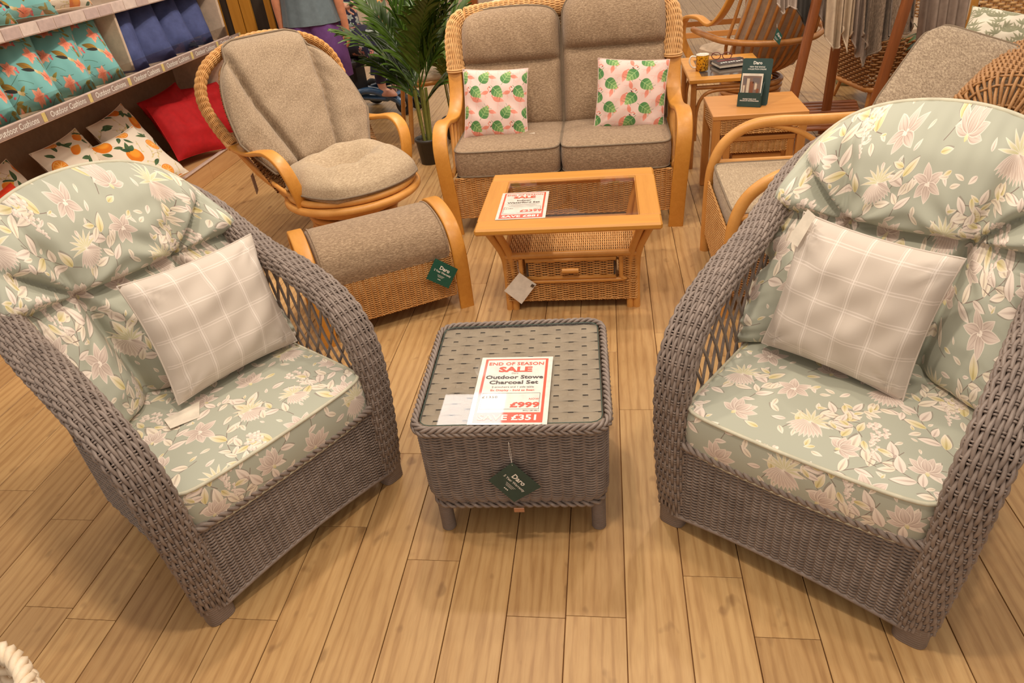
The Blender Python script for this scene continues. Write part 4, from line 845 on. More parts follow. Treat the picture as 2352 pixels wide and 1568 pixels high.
fp2 = px_pillow('flamingo_cushion', 'pink flamingo and leaf cushion at the right end of the sofa', FLAM, ((1362, 298), (1522, 296), (1376, 130), (1540, 140)), (3.83, 3.83, 3.94, 3.92), .12, seed=6, group='pink flamingo cushions', pinch=.05, uvo=(.31, .17), rot=True)
add_swing(fp1, [G3(1206, 308, 3.77), G3(1228, 304, 3.76), G3(1230, 314, 3.75), G3(1205, 320, 3.76)], PAPER)
# ------------------------------------------------------------------ swivel rocker
KO, KA = (-1.425, 3.545), math.radians(49)
t = thing('swivel_rocking_chair', 'cane swivel rocking chair with padded taupe tweed cushions', 'armchair', (*KO, 0), KA)
b = MB()
for z, r, k in ((.02, .27, .02), (.075, .245, .02), (.12, .23, .018), (.16, .225, .018), (.20, .235, .018), (.25, .26, .016)):
    a = np.arange(48) / 48 * 2 * PI; b.tubes(np.stack([r * np.cos(a), r * np.sin(a), z + k * 0 + 0 * a], 1), k, 8, closed=True)
b.build('swivel_base', POLE, t)
b = MB()
for z, r, k in ((.315, .345, .022), (.352, .325, .02), (.285, .30, .018)):
    a = np.arange(64) / 64 * 2 * PI; b.tubes(np.stack([r * 1.02 * np.cos(a), r * 1.05 * np.sin(a) - .04, z + .012 * np.sin(a) * -1], 1), k, 8, closed=True)
b.build('seat_ring', POLE, t)
RIM = [(.385, .50, .575), (.415, .575, .69), (.425, .625, .80), (.395, .65, .90), (.315, .665, .98), (.175, .68, 1.035), (0, .685, 1.055)]
rim = np.array(RIM); rim = np.vstack([rim, (rim * [-1, 1, 1])[::-1][1:]])
path = spline(rim, 300); T = nrm(np.gradient(path, axis=0)); cen = np.array([0, .56, .70]); A = path - cen; A = nrm(A - (A * T).sum(-1, keepdims=True) * T); B = np.cross(T, A)
def S(U, V):
    k = U * 299; i = np.floor(k).astype(int).clip(0, 298); f = (k - i)[..., None]; p = path[i] * (1 - f) + path[i + 1] * f; an = V * 2 * PI; return p + (.026 * np.cos(an)[..., None] * A[i] + .042 * np.sin(an)[..., None] * B[i])
b = MB(); weave(b, S, 44, 50, .0034, amp=.004, flip=1); b.build('wicker_rim', CANE, t, kind='stuff')
for sx in (-1, 1):
    P = spline([(sx * .325, -.085, .335), (sx * .345, -.10, .42), (sx * .362, -.09, .51), (sx * .374, -.05, .575), (sx * .382, .03, .608), (sx * .384, .12, .60), (sx * .385, .25, .575), (sx * .385, .38, .565), (sx * .385, .48, .575), (sx * .388, .55, .62)], 70)
    N = np.cross(nrm(np.gradient(P, axis=0)), [1., 0, 0]); b = MB(); b.strip(P, N, .066, .022); b.build('arm', MAPLE, t)
    b = MB(); b.strip(P[-8:-1], N[-8:-1], .074, .03); b.build('binding', CANE_L, t)
    b = MB(); 
    for q in (.0, .07): b.tubes(spline([(sx * .31, -.02 + q, .34), (sx * .345, .24 + q, .42), (sx * .385, .50, .57)], 16), .013, 8)
    b.tubes(spline([(sx * .28, .20, .30), (sx * .345, .42, .48), (sx * .40, .58, .72)], 16), .013, 8); b.build('side_pole', POLE, t)
b = MB(); weave(b, lambda U, V: np.stack([(U - .5) * .80 * (1 - .25 * V ** 4) * (.86 + .14 * np.clip(V * 2, 0, 1)), .30 + .38 * V - .18 * ((2 * U - 1) ** 2) * (1 - .5 * V) * .8, .36 + .66 * V - .10 * (2 * U - 1) ** 4 * V], -1), 60, 16, .006, flip=-1, stake_r=.005); b.build('woven_back', CANE_B, t, kind='stuff')
def swivel_pad():
    n, m = 89, 65; u = np.linspace(-1, 1, n); v = np.linspace(0, 1, m); U, V = np.meshgrid(u, v); hw = .30 + .10 * np.clip(V / .5, 0, 1)
    H = .62 * (1 - .12 * np.clip((np.abs(U) - .42) / .58, 0, 1) ** 1.2 - .25 * np.clip(np.abs(U), 0, 1) ** 7 - .09 * np.clip((np.abs(U) - .60) / .05, 0, 1)); zz = V * H; X = U * hw * (1 - .06 * V ** 3) - .022; Z = .455 + zz; Y = .27 + .60 * zz - .0 * zz ** 2 - .09 * np.abs(U) ** 2.2 * (1 - .3 * V)
    e = (np.clip(1 - np.abs(U) ** 6, 0, 1) * np.clip(1 - np.abs(2 * V - 1) ** 12, 0, 1)) ** .5; cu = .40 + .24 * V; cr = sum(np.exp(-np.abs((U - s_ * cu) / .045) ** 1.3) for s_ in (-1, 1)) * .075
    pan = np.clip(np.cos(np.clip(np.abs(U) / cu, 0, 1) * PI / 2), 0, 1) ** .5 * .02 + .025 * np.clip(1 - np.abs((np.abs(U) - cu - .2) / .2), 0, 1); bl = .085 + pan; wr = .003 * np.sin(V * 17 + U * 5) * e + .0022 * np.sin(V * 31 - U * 11) * e
    mb = MB(); mb.grid(np.stack([X, Y - (bl - cr) * e + wr, Z], -1)); mb.grid(np.stack([X, Y + .03 * e, Z], -1)); P = np.stack([X, Y, Z], -1); ring = np.vstack([P[0], P[1:, -1], P[-1, -2::-1], P[-2:0:-1, 0]]); p = MB(); p.tubes(ring + [0, -.014, .002], .006, 6, closed=True); return mb, p
mb, p = swivel_pad(); o = mb.build('back_cushion', TWEED_V, t); p.build('piping', PIPE_T, o)
n = 57; u = np.linspace(-1, 1, n); U, V = np.meshgrid(u, u)
X = U * np.sqrt(1 - .42 * V ** 2) * .335 * (1 + .05 * (U * V) ** 4 * 0); Y = V * np.sqrt(1 - .42 * U ** 2) * .345 - .055; e = np.clip(1 - np.maximum(np.abs(U), np.abs(V)) ** 5, 0, 1) ** .5
d = np.hypot(X / .13, (Y + .05) / .10); dent = .10 * np.exp(-(d / .9) ** 2) ; an = np.arctan2(Y + .05, X); dent = dent + .006 * np.cos(an * 7) * np.exp(-((d - 1.6) / .9) ** 2)
mb = MB(); mb.grid(np.stack([X, Y, .40 + (.09 + .035 * np.exp(-((d - 1.75) / .7) ** 2) - dent) * e + .008 * np.sin(U * 4) * e], -1)); mb.grid(np.stack([X * .985, Y * .985, .40 - .05 * e], -1)); o = mb.build('seat_cushion', TWEED_L, t)
P = np.stack([X, Y, .40 + 0 * X], -1); ring = np.vstack([P[0], P[1:, -1], P[-1, -2::-1], P[-2:0:-1, 0]]); p = MB(); p.tubes(ring, .0055, 6, closed=True); p.build('piping', PIPE_T, o)
b = MB(); b.prism([(-.025, 0), (.025, 0), (.03, -.10), (-.015, -.11)], .004, M=np.stack([[.6, .8, 0], [0, 0, 1], [1, 0, 0]]).T, o=(-.375, .38, .43)); b.build('cushion_tie', TWEED, t)
# ------------------------------------------------------------------ bamboo armchair beside the sofa, facing left
BO = (.485, 2.93)
t = thing('bamboo_armchair', 'honey bamboo pole armchair with pale seat, half hidden behind the right grey armchair', 'armchair', (*BO, 0), -PI / 2)
for sx in (-1, 1):
    b = MB(); P = spline([(sx * .325, .0, 0), (sx * .325, .0, .30), (sx * .325, .012, .44), (sx * .325, .06, .545), (sx * .325, .16, .615), (sx * .325, .28, .632), (sx * .325, .45, .628), (sx * .325, .66, .63), (sx * .30, .74, .66)], 70); b.tubes(P, .0245, 10); b.build('arm_hoop', POLE, t)
    b = MB(); b.tubes(np.array([(sx * .325, .03, .452), (sx * .325, .66, .452)]), .014, 8); b.tubes(spline([(sx * .325, .25, .62), (sx * .325, .40, .57), (sx * .325, .52, .47), (sx * .325, .56, .32)], 20), .013, 8); b.tubes(np.array([(sx * .325, .0, .34), (sx * .325, .62, .34)]), .012, 8); b.build('side_rail', POLE, t)
    b = MB(); b.tubes(np.array([(sx * .315, .66, 0), (sx * .305, .74, .64)]), .02, 8); b.build('rear_leg', POLE, t)
    cane_panel((sx * .328, .03, .10), (0, .60, 0), (0, 0, .22), t, mat=CANE_B, flip=-sx)
cane_panel((-.30, -.004, .10), (.60, 0, 0), (0, 0, .27), t, rows=48, stakes=24)
sc = MB(); pp = MB(); box_cushion(sc, pp, -.30, .30, .008, .62, .37, .455, crown=.012, n=21); o = sc.build('seat_cushion', TWEED_L, t); pp.build('piping', PIPE_T, o)
b = MB(); weave(b, flat_panel((-.3, .70, .35), (.6, 0, 0), (0, .05, .27)), 36, 18, .005, flip=-1, stake_r=.004); b.build('woven_back', CANE_B, t, kind='stuff')
b = MB(); b.box((0, .33, .355), (.60, .60, .02)); b.build('seat_deck', DARKW, t)
# ------------------------------------------------------------------ nest of tables with brochure stand
def nest_table(x0, x1, y0, y1, z, label, apron=.075, lw=.042):
    t = thing('nesting_table', label, 'table', ((x0 + x1) / 2, y0, 0), 0, 'nest of oak tables'); w, d = x1 - x0, y1 - y0
    b = MB(); b.box((0, d / 2, z - .013), (w, d, .026), b=.003); b.build('table_top', OAK, t)
    for sx in (-1, 1):
        for y in (lw / 2 + .002, d - lw / 2 - .002): b = MB(); b.box((sx * (w / 2 - lw / 2 - .002), y, (z - .026) / 2), (lw, lw, z - .026), b=.003); b.build('leg', TEAKO, t)
        cane_panel((sx * (w / 2 - .012), lw, z - .026 - apron), (0, d - 2 * lw, 0), (0, 0, apron - .006), t, flip=sx)
    cane_panel((-w / 2 + lw + .004, .012, z - .028 - apron), (w - 2 * lw - .008, 0, 0), (0, 0, apron - .004), t, rows=16)
    return t
TEAKO = m_wood('oak_leg', (186, 122, 58), (206, 144, 78), 2, .4)
nest_table(.560, 1.048, 3.775, 4.18, .52, 'largest oak nesting table with wicker apron, holding the brochure stand')
nest_table(.628, 1.0, 3.80, 4.15, .395, 'middle oak nesting table with wicker apron tucked under the largest one', .06, .036)
nest_table(.685, .945, 3.83, 4.12, .29, 'smallest oak nesting table at the bottom of the nest', .05, .03)
HO = np.array([.700, 3.93, .521]); Hx = nrm(np.array([.803, 3.90, .52]) - np.array([.700, 3.942, .52])); HA = math.atan2(Hx[1], Hx[0])
t = thing('brochure_stand', 'dark green brochure stand on the largest nesting table', 'stand', tuple(HO), HA)
def rcard(w, h, r, n=5): return [(x + w / 2, y + h / 2) for x, y, _ in rrect(w, h, r, n)]
tilt = .22; up = np.array([0, math.sin(tilt), math.cos(tilt)]); out = np.array([0, -math.cos(tilt), math.sin(tilt)]); Mh = np.stack([[1, 0, 0], up, out]).T
b = MB(); b.prism(rcard(.155, .235, .012), .003, M=Mh, o=(0, .045, 0)); b.build('back_panel', GREEN_D, t)
b = MB(); b.prism([(.0, 0), (.125, 0), (.125, .072), (.0, .072)], .002, M=np.stack([[1, 0, 0], [0, .12, .993], [0, -.993, .12]]).T, o=(.004, .006, 0)); b.box((.066, .028, .003), (.125, .045, .004), b=.001); b.build('front_pocket', GREEN_D, t)
b = MB(); b.prism([(.0, .0), (.05, 0), (.058, .09), (.048, .12), (.0, .06)], .002, M=np.stack([[0, 1, 0], [0, 0, 1], [1, 0, 0]]).T, o=(.126, .002, 0)); b.build('pocket_side', GREEN_D, t)
b = MB(); b.prism([(0, 0), (.108, 0), (.108, .13), (0, .13)], .006, M=Mh, o=(.012, .024, .035)); br = b.build('brochure', PAPER, t)
def cell(b, x0, y0, x1, y1, z=.0064): P = np.array([(x0, y0, z), (x1, y0, z), (x1, y1, z), (x0, y1, z)]) @ Mh.T + np.array([.012, .024, .035]); b.add(P, [[0, 1, 2, 3]], smooth=False)
for nm, mat, cs_ in (('cover_photo', m_plain('print_dusk', (128, 102, 88), .5), [(.006, .008, .102, .118)]), ('cover_photo', m_plain('print_cream', (206, 186, 160), .5), [(.028, .03, .042, .105), (.01, .02, .02, .07), (.07, .05, .082, .085)]), ('cover_photo', m_plain('print_brown', (132, 76, 44), .5), [(.045, .03, .064, .09), (.08, .014, .094, .055)]), ('cover_photo', m_plain('print_grey', (110, 96, 92), .5), [(.058, .08, .094, .108), (.012, .075, .026, .11)])):
    for c_ in cs_: b = MB(); cell(b, *c_, z=.0064 + .0003 * (mat.name != 'print_dusk')); b.build(nm, mat, br)
def ht(s, u, v, size, k=.0034, bold=0): text_mesh('lettering', s, size, INK_W, t, np.array([u, v, k]) @ Mh.T + np.array([0, .045, 0]), M=Mh, bold=bold)
ht('Daro', .078, .212, .022, bold=.0006); ht('VIEW THE WHOLE', .078, .192, .0095, bold=.0002); ht('COLLECTION ONLINE', .078, .181, .0095, bold=.0002); ht('INTERIORS', .062, .150, .011, .019)
Mf = np.stack([[1, 0, 0], [0, .12, .993], [0, -.993, .12]]).T
for s_, y, sz in (('PLEASE TAKE ONE', .040, .0085), ('PRODUCT DOWNLOADS', .031, .0085)): text_mesh('lettering', s_, sz, INK_W, t, np.array([.0625, y, .0026]) @ Mf.T + np.array([.004, .006, 0]), M=Mf, bold=.0002)
# ------------------------------------------------------------------ side table with mug, book and glasses
t = thing('side_table', 'glass topped cane side table with the yellow mug, behind the oak nest of tables', 'table', (.505, 4.42, 0))
for c, s in (((.24, .04, .547), (.48, .08, .026)), ((.24, .60, .547), (.48, .08, .026)), ((.04, .32, .547), (.08, .50, .026)), ((.44, .32, .547), (.08, .50, .026))): b = MB(); b.box(c, s, b=.004); b.build('top_rail', MAPLE_X, t)
b = MB(); b.box((.24, .32, .551), (.33, .49, .006)); b.build('glass_top', m_plain('dark_glass', (92, 80, 70), .1, .6), t)
for x in (.03, .45):
    for y in (.03, .61): b = MB(); b.tubes(np.array([(x, y, 0), (x, y, .535)]), .018, 8); b.build('leg', POLE_D, t)
for y in (.03, .61): b = MB(); b.tubes(spline([(.05, y, .18), (.055, y, .38), (.11, y, .47), (.24, y, .485), (.37, y, .47), (.425, y, .38), (.43, y, .18)], 40), .011, 8); b.tubes(np.array([(.03, y, .505), (.45, y, .505)]), .012, 8); b.build('bent_brace', POLE_D, t)
for x in (.03, .45): b = MB(); b.tubes(np.array([(x, .03, .505), (x, .61, .505)]), .012, 8); b.build('side_brace', POLE_D, t)
MUGY = m_strand('yellow_mug_print', (214, 150, 24), (226, 170, 40), .25, .5, 60)
nt = NT('mug_print'); n = nt.noise(nt.coords(), 95, 3, .7); MUGP = nt.fin(nt.ramp(n, [(.42, (110, 62, 20)), (.5, (222, 160, 30)), (.8, (236, 180, 50))]), .2, .5)
CERAM = m_plain('cream_ceramic', (236, 226, 210), .2)
m = thing('mug', 'yellow patterned mug with a cream handle on the cane side table', 'mug', (.603, 4.66, .5605)); R_ = .039
b = MB(); b.lathe([(0, 0), (R_ - .004, 0), (R_, .004), (R_, .092)], n=24); b.build('mug_body', MUGP, m); b = MB(); b.lathe([(R_ + .0003, .092), (R_, .096), (R_ - .003, .096), (R_ - .005, .08), (R_ - .006, .012), (0, .01)], n=24); b.build('mug_lining', CERAM, m)
b = MB(); b.tubes(spline([(-R_, 0, .082), (-.068, 0, .085), (-.078, 0, .055), (-.06, 0, .022), (-R_ + .002, 0, .018)], 20), .0055, 8); b.build('mug_handle', CERAM, m)
k = thing('book', 'black hardback book with red lettering lying on the cane side table', 'book', (.79, 4.76, .5605), .25)
b = MB(); b.box((0, 0, .011), (.19, .145, .018), b=.001); b.build('pages', PAPER, k); b = MB(); b.box((0, 0, .0215), (.2, .155, .003), b=.001); b.box((0, 0, .0015), (.2, .155, .003), b=.001); b.box((0, .076, .0115), (.2, .003, .022), b=.001); b.build('cover', m_plain('black_cover', (56, 46, 42), .4), k)
b = MB(); 
for i in range(9): b.box((-.07 + i * .017, -.03 + .004 * (i % 3), .0233), (.011, .018, .0006), b=.0001)
b.build('lettering', INK_W, k, kind='stuff'); b = MB(); b.box((-.01, .03, .0233), (.13, .03, .0006), b=.0001); b.build('cover_band', m_plain('dark_red_print', (120, 40, 36), .4), k)
g = thing('spectacles', 'pair of reading glasses lying on the black book', 'glasses', (.74, 4.80, .5855), -.3)
for sx in (-1, 1): b = MB(); a = np.arange(20) / 20 * 2 * PI; b.tubes(np.stack([sx * .034 + .028 * np.cos(a), 0 * a, .024 + .021 * np.sin(a)], 1), .0024, 6, closed=True); b.build('rim', m_plain('red_frame', (112, 36, 34), .3), g)
b = MB(); b.tubes(spline([(-.008, 0, .028), (0, 0, .032), (.008, 0, .028)], 8), .002, 6); b.build('bridge', bpy.data.materials['red_frame'], g)
for sx in (-1, 1): b = MB(); b.tubes(spline([(sx * .062, 0, .03), (sx * .06, .06, .022), (sx * .05, .12, .003)], 10), .002, 6); b.build('temple', bpy.data.materials['red_frame'], g)
# ------------------------------------------------------------------ rattan swivel chair seen from behind
QO = (1.12, 5.75)
t = thing('rattan_swivel_chair', 'rattan chair with a fan of bent canes seen from behind, beside the teak rack', 'armchair', (*QO, 0), math.radians(205))
for z, r in ((.03, .25), (.07, .23), (.11, .215), (.15, .21), (.19, .215), (.23, .22)): b = MB(); a = np.arange(40) / 40 * 2 * PI; b.tubes(np.stack([r * np.cos(a), r * np.sin(a), z + 0 * a], 1), .02, 8, closed=True); b.build('base_ring', POLE_D, t)
for i in range(15):
    a = (i / 14 - .5) * 2.3; b = MB(); b.tubes(spline([(.12 * math.sin(a), .10 * math.cos(a), .27), (.30 * math.sin(a), .26 * math.cos(a) + .02, .36), (.40 * math.sin(a), .36 * math.cos(a) + .03, .52), (.40 * math.sin(a * .92), .42 * math.cos(a) + .07, .74), (.36 * math.sin(a * .85), .46 * math.cos(a) + .10, .98), (.30 * math.sin(a * .8), .50 * math.cos(a) + .12, 1.12)], 26), .0125, 7); b.build('back_cane', POLE_D, t)
b = MB(); b.tubes(spline([(-.36, -.28, .60), (-.42, 0, .60), (-.40, .25, .585), (-.2, .44, .57), (0, .48, .565), (.2, .44, .57), (.40, .25, .585), (.42, 0, .60), (.36, -.28, .60)], 60), .022, 8); b.build('waist_rail', POLE_D, t)
b = MB(); b.tubes(spline([(-.34, .22, 1.02), (-.25, .44, 1.14), (0, .56, 1.18), (.25, .44, 1.14), (.34, .22, 1.02)], 40), .022, 8); b.build('top_rail', POLE_D, t)
for sx in (-1, 1): b = MB(); P = spline([(sx * .30, -.30, .30), (sx * .40, -.36, .52), (sx * .42, -.30, .68), (sx * .42, -.12, .71), (sx * .42, .06, .68), (sx * .40, .20, .80), (sx * .36, .30, 1.02)], 50); b.strip(P, np.cross(nrm(np.gradient(P, axis=0)), [1., 0, 0]), .06, .024); b.build('arm', MAPLE, t)
mb = MB(); pp = MB(); box_cushion(mb, pp, -.30, .30, -.36, .20, .33, .45, crown=.04, n=17, r=.12); mb.build('seat_cushion', BEIGE, t)
n = 25; u = np.linspace(-1, 1, n); U, V = np.meshgrid(u, u); e = (np.clip(1 - U ** 4, 0, 1) * np.clip(1 - V ** 4, 0, 1)) ** .5; mb = MB()
for sg in (-1, 1): mb.grid(np.stack([U * .29 * (1 - .15 * V), .24 + .10 * (V + 1) * .9 - .10 * U ** 2 + sg * .06 * e, .74 + V * .33], -1))
mb.build('back_cushion', BEIGE, t)
def px_tag(label, px4, Y, mat, **kw): return hang_tag(label, [G3(*p, Y - .004 * i) for i, p in enumerate(px4)], G3(px4[0][0], px4[0][1] - 8, Y + .012), mat, **kw)
cs = [G3(1785, 63, 5.22), G3(1797, 82, 5.20), G3(1790, 104, 5.19), G3(1777, 88, 5.21)]; hang_tag('small dark green tag hanging on the rattan chair seen from behind', cs, G3(1785, 55, 5.24), GREEN_C, lines=[(nrm(cs[1] - cs[0]) * .5 + nrm(cs[2] - cs[3]) * .5, 1 if frame_from(cs[0], cs[1], cs[3])[2] @ np.array([0, -1, 0]) > 0 else -1), ('Daro', 0, .008, .02, .0006)])
# ------------------------------------------------------------------ cane chair left of the palm
t = thing('cane_dining_chair', 'tall backed cane chair standing behind the potted palm', 'chair', (-1.38, 5.66, 0), math.radians(112))
hoop = spline([(-.21, .20, .44), (-.22, .26, .75), (-.20, .33, 1.02), (-.10, .37, 1.14), (0, .38, 1.16), (.10, .37, 1.14), (.20, .33, 1.02), (.22, .26, .75), (.21, .20, .44)], 70)
b = MB(); b.tubes(hoop, .02, 8); b.build('back_hoop', POLE, t)
b = MB(); weave(b, lambda U, V: np.stack([(U - .5) * .38, .215 + .13 * V, .46 + V * .60], -1), 70, 10, .004, flip=-1, stake_r=.004); b.build('woven_back', CANE_L, t, kind='stuff')
for sx in (-1, 1): b = MB(); b.tubes(spline([(sx * .21, -.22, 0), (sx * .21, -.21, .42)], 4), .018, 8); b.build('leg', POLE, t); b = MB(); b.tubes(spline([(sx * .23, .27, 0), (sx * .21, .21, .45)], 4), .018, 8); b.build('leg', POLE, t)
b = MB(); b.tubes(np.array([(-.22, -.22, .43), (.22, -.22, .43), (.21, .2, .43), (-.21, .2, .43)]), .018, 8, closed=True); b.build('seat_frame', POLE, t)
mb = MB(); box_cushion(mb, None, -.21, .21, -.22, .19, .445, .49, crown=.015, n=15); mb.build('seat_pad', CREAM, t)
# ------------------------------------------------------------------ plants
FROND = m_strand('palm_green', (40, 66, 18), (84, 108, 34), .35, .5, 8); FROND2 = m_strand('palm_light_green', (84, 112, 36), (128, 142, 60), .4, .4, 8); STALK = m_strand('palm_stalk', (96, 104, 44), (130, 128, 62), .5); POT = m_plain('black_pot', (58, 54, 50), .5); SOIL = m_plain('soil', (66, 50, 38), .95)
def palm(label, loc, fr, mat, pot_r, pot_h, canes, seed, ll=.2, lw=.014, stems=.02, mz=.3):
    rg = random.Random(seed); t = thing('potted_palm', label, 'plant', loc)
    b = MB(); b.lathe([(0, 0), (pot_r * .78, 0), (pot_r * .98, pot_h - .02), (pot_r * 1.05, pot_h - .02), (pot_r * 1.05, pot_h), (pot_r * .95, pot_h), (pot_r * .92, pot_h - .03)], n=22); b.build('pot', POT, t); b = MB(); b.lathe([(0, pot_h - .03), (pot_r * .94, pot_h - .03)], n=22); b.build('soil', SOIL, t)
    for i in range(canes):
        a = i * 2 * PI / canes + .4; b = MB(); b.tubes(spline([(.3 * pot_r * math.cos(a), .3 * pot_r * math.sin(a), pot_h - .03), (.45 * pot_r * math.cos(a), .4 * pot_r * math.sin(a), pot_h + mz), (.5 * pot_r * math.cos(a), .5 * pot_r * math.sin(a), pot_h + mz * 1.7)], 14), stems * .5, 7); b.build('cane', STALK, t)
    for (a, el, L, z0, droop) in fr:
        d = np.array([math.cos(a), math.sin(a), 0]); q = np.linspace(0, 1, 24); ang = el - droop * q ** 1.5; r = np.cumsum(np.cos(ang)) * L / 24; z = np.cumsum(np.sin(ang)) * L / 24
        P = np.array([0, 0, z0]) + d * r[:, None] + np.array([0, 0, 1.]) * z[:, None]; T = nrm(np.gradient(P, axis=0)); S_ = nrm(np.cross(T, [0, 0, 1.])); U_ = np.cross(S_, T); b = MB(); b.tubes(P, np.linspace(.006, .002, 24), 5)
        nl = int(L / .03)
        for k in range(nl):
            f = .16 + .84 * k / nl; i = min(22, int(f * 23)); p, tt, ss, uu = P[i], T[i], S_[i], U_[i]; l = ll * math.sin(PI * min(1, .18 + .8 * f)) * rg.uniform(.85, 1.1)
            for sg in (-1, 1):
                dr = nrm(tt * 1.0 + sg * ss * .62 + uu * rg.uniform(.1, .3)); w = lw * rg.uniform(.8, 1.1); qq = np.linspace(0, 1, 6); C = p + dr * (qq * l)[:, None] + np.array([0, 0, -1.]) * (qq ** 2 * l * rg.uniform(.15, .45))[:, None]; wd = w * np.array([.35, .9, 1, .85, .55, .05]); sd = nrm(np.cross(dr, uu))
                G = np.stack([C - sd * wd[:, None], C + uu * w * .35, C + sd * wd[:, None]], 1); b.grid(G)
        b.build('frond', mat, t)
    return t
rg = random.Random(12)
fr = [(2.75, 1.22, .95, .50, .75), (3.4, 1.05, .75, .46, .7), (2.3, 1.0, .7, .44, .6), (-.2, 1.2, .85, .52, .7), (.5, 1.1, .8, .48, .6), (-.9, 1.3, .8, .5, .8), (1.4, 1.3, 1.0, .6, .5), (.1, 1.42, 1.05, .62, .4), (3.05, 1.4, 1.05, .62, .4), (.15, .8, .42, .40, .4), (2.9, .95, .5, .40, .5)]
palm('dark green potted palm in a black pot left of the sofa', (-1.285, 4.86, 0), fr, FROND, .088, .185, 5, 3, .34, .019, .022, .2)
fr = [(rg.uniform(0, 6.28), rg.uniform(1.0, 1.4), rg.uniform(.35, .6), .40, rg.uniform(.4, .9)) for i in range(16)]
palm('bushy yellow green potted plant with thin stems, between the palm and the sofa', (-1.19, 5.45, 0), fr, FROND2, .10, .16, 9, 5, .11, .012, .007, .2)
# ------------------------------------------------------------------ teak rack with throws
t = thing('teak_rack', 'red teak display rack with splayed legs and a slatted shelf holding throws', 'rack', (1.25, 4.55, 0))
legs = [((.06, .62, 0), (.13, .70, 1.0)), ((.40, .72, 0), (.36, .72, 1.0)), ((.46, .08, 0), (.60, .22, 1.0)), ((.02, .0, 0), (.12, .12, 1.0))]
legs = [((1.13, 4.62, 0), (1.31, 4.80, 1.15)), ((1.50, 5.02, 0), (1.50, 5.02, 1.15)), ((1.54, 4.40, 0), (1.685, 4.40, 1.15))]
for a, c in legs:
    b = MB(); P = np.linspace(a, c, 6) - np.array([1.25, 4.55, 0]); b.strip(P, [.3, -1, 0], .055, .035); b.build('leg', TEAK, t)
b = MB(); b.strip(np.linspace((.05, .25, 1.13), (.30, .47, 1.13), 4), [0, 0, 1], .04, .03); b.build('rack_rail', TEAK, t)
for a, c in (((.06, .26, 1.13), (.43, -.15, 1.13)), ((.25, .47, 1.13), (.60, .12, 1.13)), ((.43, -.15, 1.13), (.60, .12, 1.13))): b = MB(); b.strip(np.linspace(a, c, 4), [0, 0, 1], .04, .03); b.build('rack_rail', TEAK, t)
f0 = np.array([1.23, 4.62, .15]) - np.array([1.25, 4.55, 0]); u_ = np.array([.385, -.02, 0]); v_ = np.array([.14, .66, 0])
for i in range(9): b = MB(); s_ = (i + .5) / 9; b.strip(np.stack([f0 + v_ * s_, f0 + v_ * s_ + u_]), [0, 0, 1], .045, .02); b.build('slat', TEAK_X, t)
for e in (0, 1): b = MB(); b.strip(np.stack([f0 + u_ * e - [0, 0, .02], f0 + u_ * e + v_ - [0, 0, .02]]), [0, 0, 1], .035, .03); b.build('shelf_bearer', TEAK_X, t)
def throw(label, pts, Y, mat, seed, depth=.05, top=1.12):
    """cloth hanging from the rack: lower hem given in photo points, folds in depth"""
    rg = np.random.default_rng(seed); hem = np.array([G3(px, py, Y + rg.uniform(-.03, .03)) for px, py in pts]); t = thing('throw_blanket', label, 'blanket', tuple(hem.mean(0)), 0, 'throws on the teak rack'); o = hem.mean(0)
    n = 60; H = np.stack([np.interp(np.linspace(0, 1, n), np.linspace(0, 1, len(hem)), hem[:, k]) for k in range(3)], 1); q = np.linspace(0, 1, 22)[:, None]
    c = H[:, 0].mean(); W = H[:, 0] - c; f = rg.uniform(3, 5); s = np.linspace(0, 1, n); fold = np.sin(s * 2 * PI * f + rg.uniform(0, 6)) * depth
    X = c + W * (1 + .12 * q); Z = H[:, 2] * (1 - q) + top * q; Yy = Y + fold * (1 - .5 * q) + .10 * q; P = np.stack([X, Yy, Z], -1); b = MB(); b.grid(P - o); b.grid(P - o + np.array([0, .012, 0])); e0 = np.stack([P[0] - o, P[0] - o + np.array([0, .012, 0])]); b.grid(e0); b.build('cloth', mat, t)
    r = MB(); r.tubes(P[0] - o + np.array([0, -.002, 0]), .005, 5); r.build('hem', mat, t); return t
LINEN = m_plain('oat_linen', (196, 174, 148), .9, .1); LINEN2 = m_plain('grey_linen', (166, 148, 134), .9, .1); CHENILLE = m_tweed('brown_chenille', (92, 76, 62), (128, 108, 90), (160, 138, 118), 2, 140); GREYK = m_plain('mauve_grey_cloth', (150, 130, 116), .9, .1); DARKT = m_plain('charcoal_cloth', (70, 64, 58), .9)
throw('pale grey linen throw at the left end of the teak rack', [(1786, 8), (1796, 30), (1812, 14), (1828, 20)], 4.72, LINEN2, 1, .02)
throw('charcoal throw with a dark fold on the teak rack, second from the left', [(1800, 24), (1826, 12), (1850, 60), (1864, 50)], 4.84, DARKT, 2, .02)
throw('mid grey throw on the teak rack, left of the oat linen one', [(1862, 70), (1880, 30), (1900, 78), (1912, 70)], 4.82, LINEN2, 3, .03)
throw('oat coloured linen throw with pointed corners on the teak rack', [(1894, 82), (1915, 118), (1925, 100), (1938, 60), (1942, 120), (1955, 70)], 4.70, LINEN, 4, .035)
throw('mauve grey linen throw with a pointed corner on the teak rack', [(1956, 90), (1966, 132), (1986, 110), (1996, 60)], 4.68, GREYK, 5, .03)
throw('brown chenille throw hanging lowest on the teak rack', [(1978, 72), (1990, 100), (1976, 152), (2020, 110), (2034, 80)], 4.56, CHENILLE, 6, .04)
throw('brown chenille throw with a bound straight hem on the teak rack', [(2038, 82), (2060, 78), (2092, 72), (2098, 40)], 4.50, CHENILLE, 7, .015)
throw('plain mauve grey throw at the right end of the teak rack', [(2108, 100), (2140, 96), (2180, 86), (2214, 70)], 4.62, GREYK, 8, .02)
